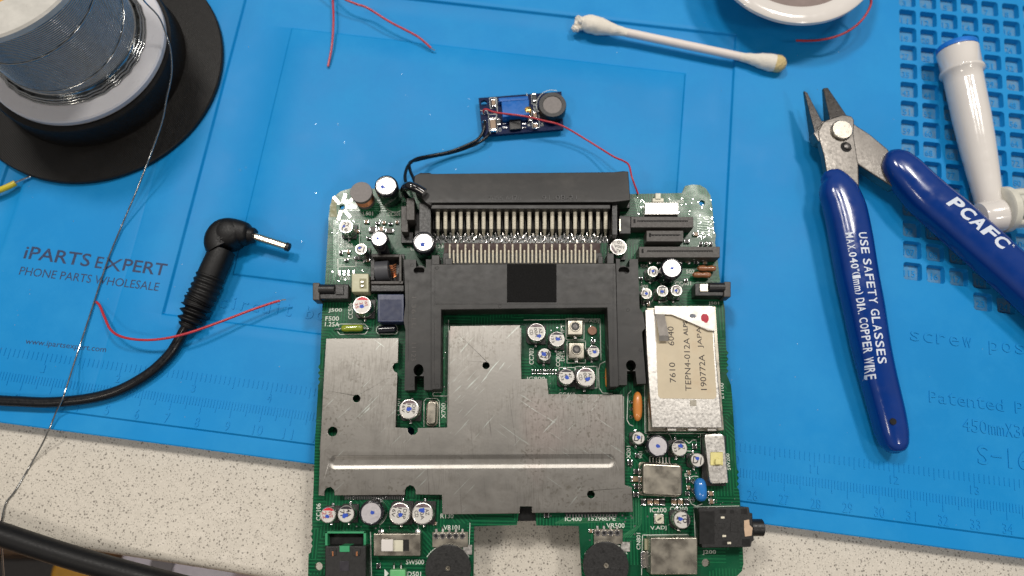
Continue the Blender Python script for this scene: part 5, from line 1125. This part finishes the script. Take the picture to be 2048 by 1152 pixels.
# ------------------------------------------------------------ electric toothbrush head
tb = thing('toothbrush_head', (*P(1950, 260, 0), 0), 'glossy white electric toothbrush head with a bright blue ring on the compartment grid', 'toothbrush head')
def cone(px0, px1, prof, name, mat_, zA, zB, parent=tb, smooth=True, ang_=50):
    A, B = P3(*px0, zA), P3(*px1, zB); d = (B-A); return MB().lathe(0, 0, [(r, q*d.length) for r, q in prof], 48, ax=(tuple(A), tuple(d))).build(name, mat_, parent, smooth=smooth, angle=ang_)
cone((1913, 92), (1984, 432), [(6.4, .0), (6.7, .004), (6.7, .03)], 'ring', 'capblue', 8.2, 6.6)
cone((1913, 92), (1984, 432), [(6.3, .03), (6.75, .034), (6.6, .145), (7.1, .152), (7.2, .162), (7.1, .17), (6.2, .178), (6.2, .24), (6.0, .45), (5.6, .6), (5.0, .75), (4.4, .88), (4.3, .95), (3.5, .97)], 'shaft', 'white', 8.2, 6.6, ang_=60)
swpx([(1976, 412, 6.6, 20, 3.6), (1979, 424, 6.6, 27, 4.5), (1978, 436, 6.6, 29, 4.8), (1976, 445, 6.4, 22, 4)], sub=4).build('neck', 'white', tb, smooth=True, angle=70)
cone((1958, 436), (2000, 430), [(2, -.1), (5, .02), (5.6, .3), (5.8, 1.0)], 'neck_socket', 'white', 6.5, 7.0)
A, B = P3(1998, 420, 7.5), P3(2022, 418, 7.5); d = B-A
MB().lathe(0, 0, [(7.0, 0), (7.8, .6), (7.8, 2.6), (7.2, 3.3)], 44, ax=(tuple(A), tuple(d))).build('brush_plate', 'offwhite', tb, smooth=True)
for k in range(8):
    a = 2*math.pi*k/8+.25; D_ = d.normalized(); U = Vector((0, 0, 1)); W = D_.cross(U).normalized(); off = U*5.2*math.sin(a)+W*5.2*math.cos(a)
    MB().sweep([A+D_*3.2+off, A+D_*11+off], [1.7, 1.6], 16).build('bristle_tuft', 'offwhite', tb, smooth=True, angle=60)

# ------------------------------------------------------------ things below the counter edge (out of focus)
def rbox(cx_, cy_, w_, h_, z0_, z1_, r, a): return MB().prism(rrect(cx_, cy_, w_, h_, r, 6, a), z0_, z1_)
zq = -150; c = P3(345, 1150, zq); o = rbox(c.x, c.y-6, 60, 52, -189, zq, 8, math.radians(-9)).build('storage_box', 'lilac', None, bevel=4, seg=4); tag(o, 'pale lilac plastic box below the counter edge, out of focus', 'box')
c = P3(330, 1120, zq); rbox(c.x, c.y+3, 12, 22, -160, zq+1.5, 2, math.radians(-9)).build('grey_clasp', mk('grey_clasp', (.22, .21, .23), .5), o, bevel=1)
zq = -165; c = P3(143, 1166, zq); o = rbox(c.x, c.y-5, 25, 34, -189, zq, 6, 0).build('screwdriver_grip', 'orangep', None, bevel=3, seg=3); tag(o, 'amber yellow grip blurred below the thick black cable', 'tool')
c = P3(40, 1185, -170); o = rbox(c.x-10, c.y+2, 62, 30, -189, -170, 3, math.radians(1)).build('tool_case', 'darktool', None, bevel=2, seg=3); tag(o, 'dark blurred case at the bottom left corner under the cable', 'case')
c = P3(235, 1170, -172); o = rbox(c.x+8, c.y-4, 30, 20, -189, -172, 3, 0).build('tool_case', 'darktool', None, bevel=2, seg=3); tag(o, 'dark blurred object between the amber handle and the lilac box', 'case')

# ------------------------------------------------------------ solder flakes on the mat
rr = random.Random(5); mb = MB()
spots = [(546, 20), (493, 60), (495, 90), (937, 212), (860, 228), (803, 148), (631, 247), (644, 232), (478, 338), (490, 333), (147, 442), (237, 462), (387, 424), (361, 527), (326, 624), (346, 572), (60, 580), (60, 588), (35, 621), (30, 650), (550, 583), (1516, 822), (1694, 865), (1750, 745), (1783, 790), (1840, 915), (1790, 965), (1840, 1070), (1788, 1038), (1912, 1050), (1635, 820), (860, 298), (886, 298), (980, 314), (1445, 178), (1635, 180), (1725, 560), (1560, 850), (368, 806), (265, 776), (370, 834), (313, 860), (155, 825)]
spots += [(rr.uniform(0, 2000), rr.uniform(0, 800)) for _ in range(60)]
for a, b_ in spots:
    x, y = P(a, b_, 0); mxx, myy = (x-MX)*math.cos(MA)+(y-MY)*math.sin(MA), -(x-MX)*math.sin(MA)+(y-MY)*math.cos(MA)
    if myy < -1 or (gx0 < mxx and myy > gyb): continue
    h = height(mxx, myy); r = rr.uniform(.05, .15)
    pts = [(x+r*rr.uniform(.5, 1.2)*math.cos(t), y+r*rr.uniform(.5, 1.2)*math.sin(t)) for t in (0, 1.1, 2.3, 3.4, 4.5, 5.4)]; mb.prism(pts, h+.01, h+r*.7)
tag(mb.build('solder_flakes', 'flake', None), 'tiny bright solder flakes scattered over the blue mat', 'debris', kind='stuff')
for o in list(bpy.data.objects):
    if '_o' in o: del o['_o']
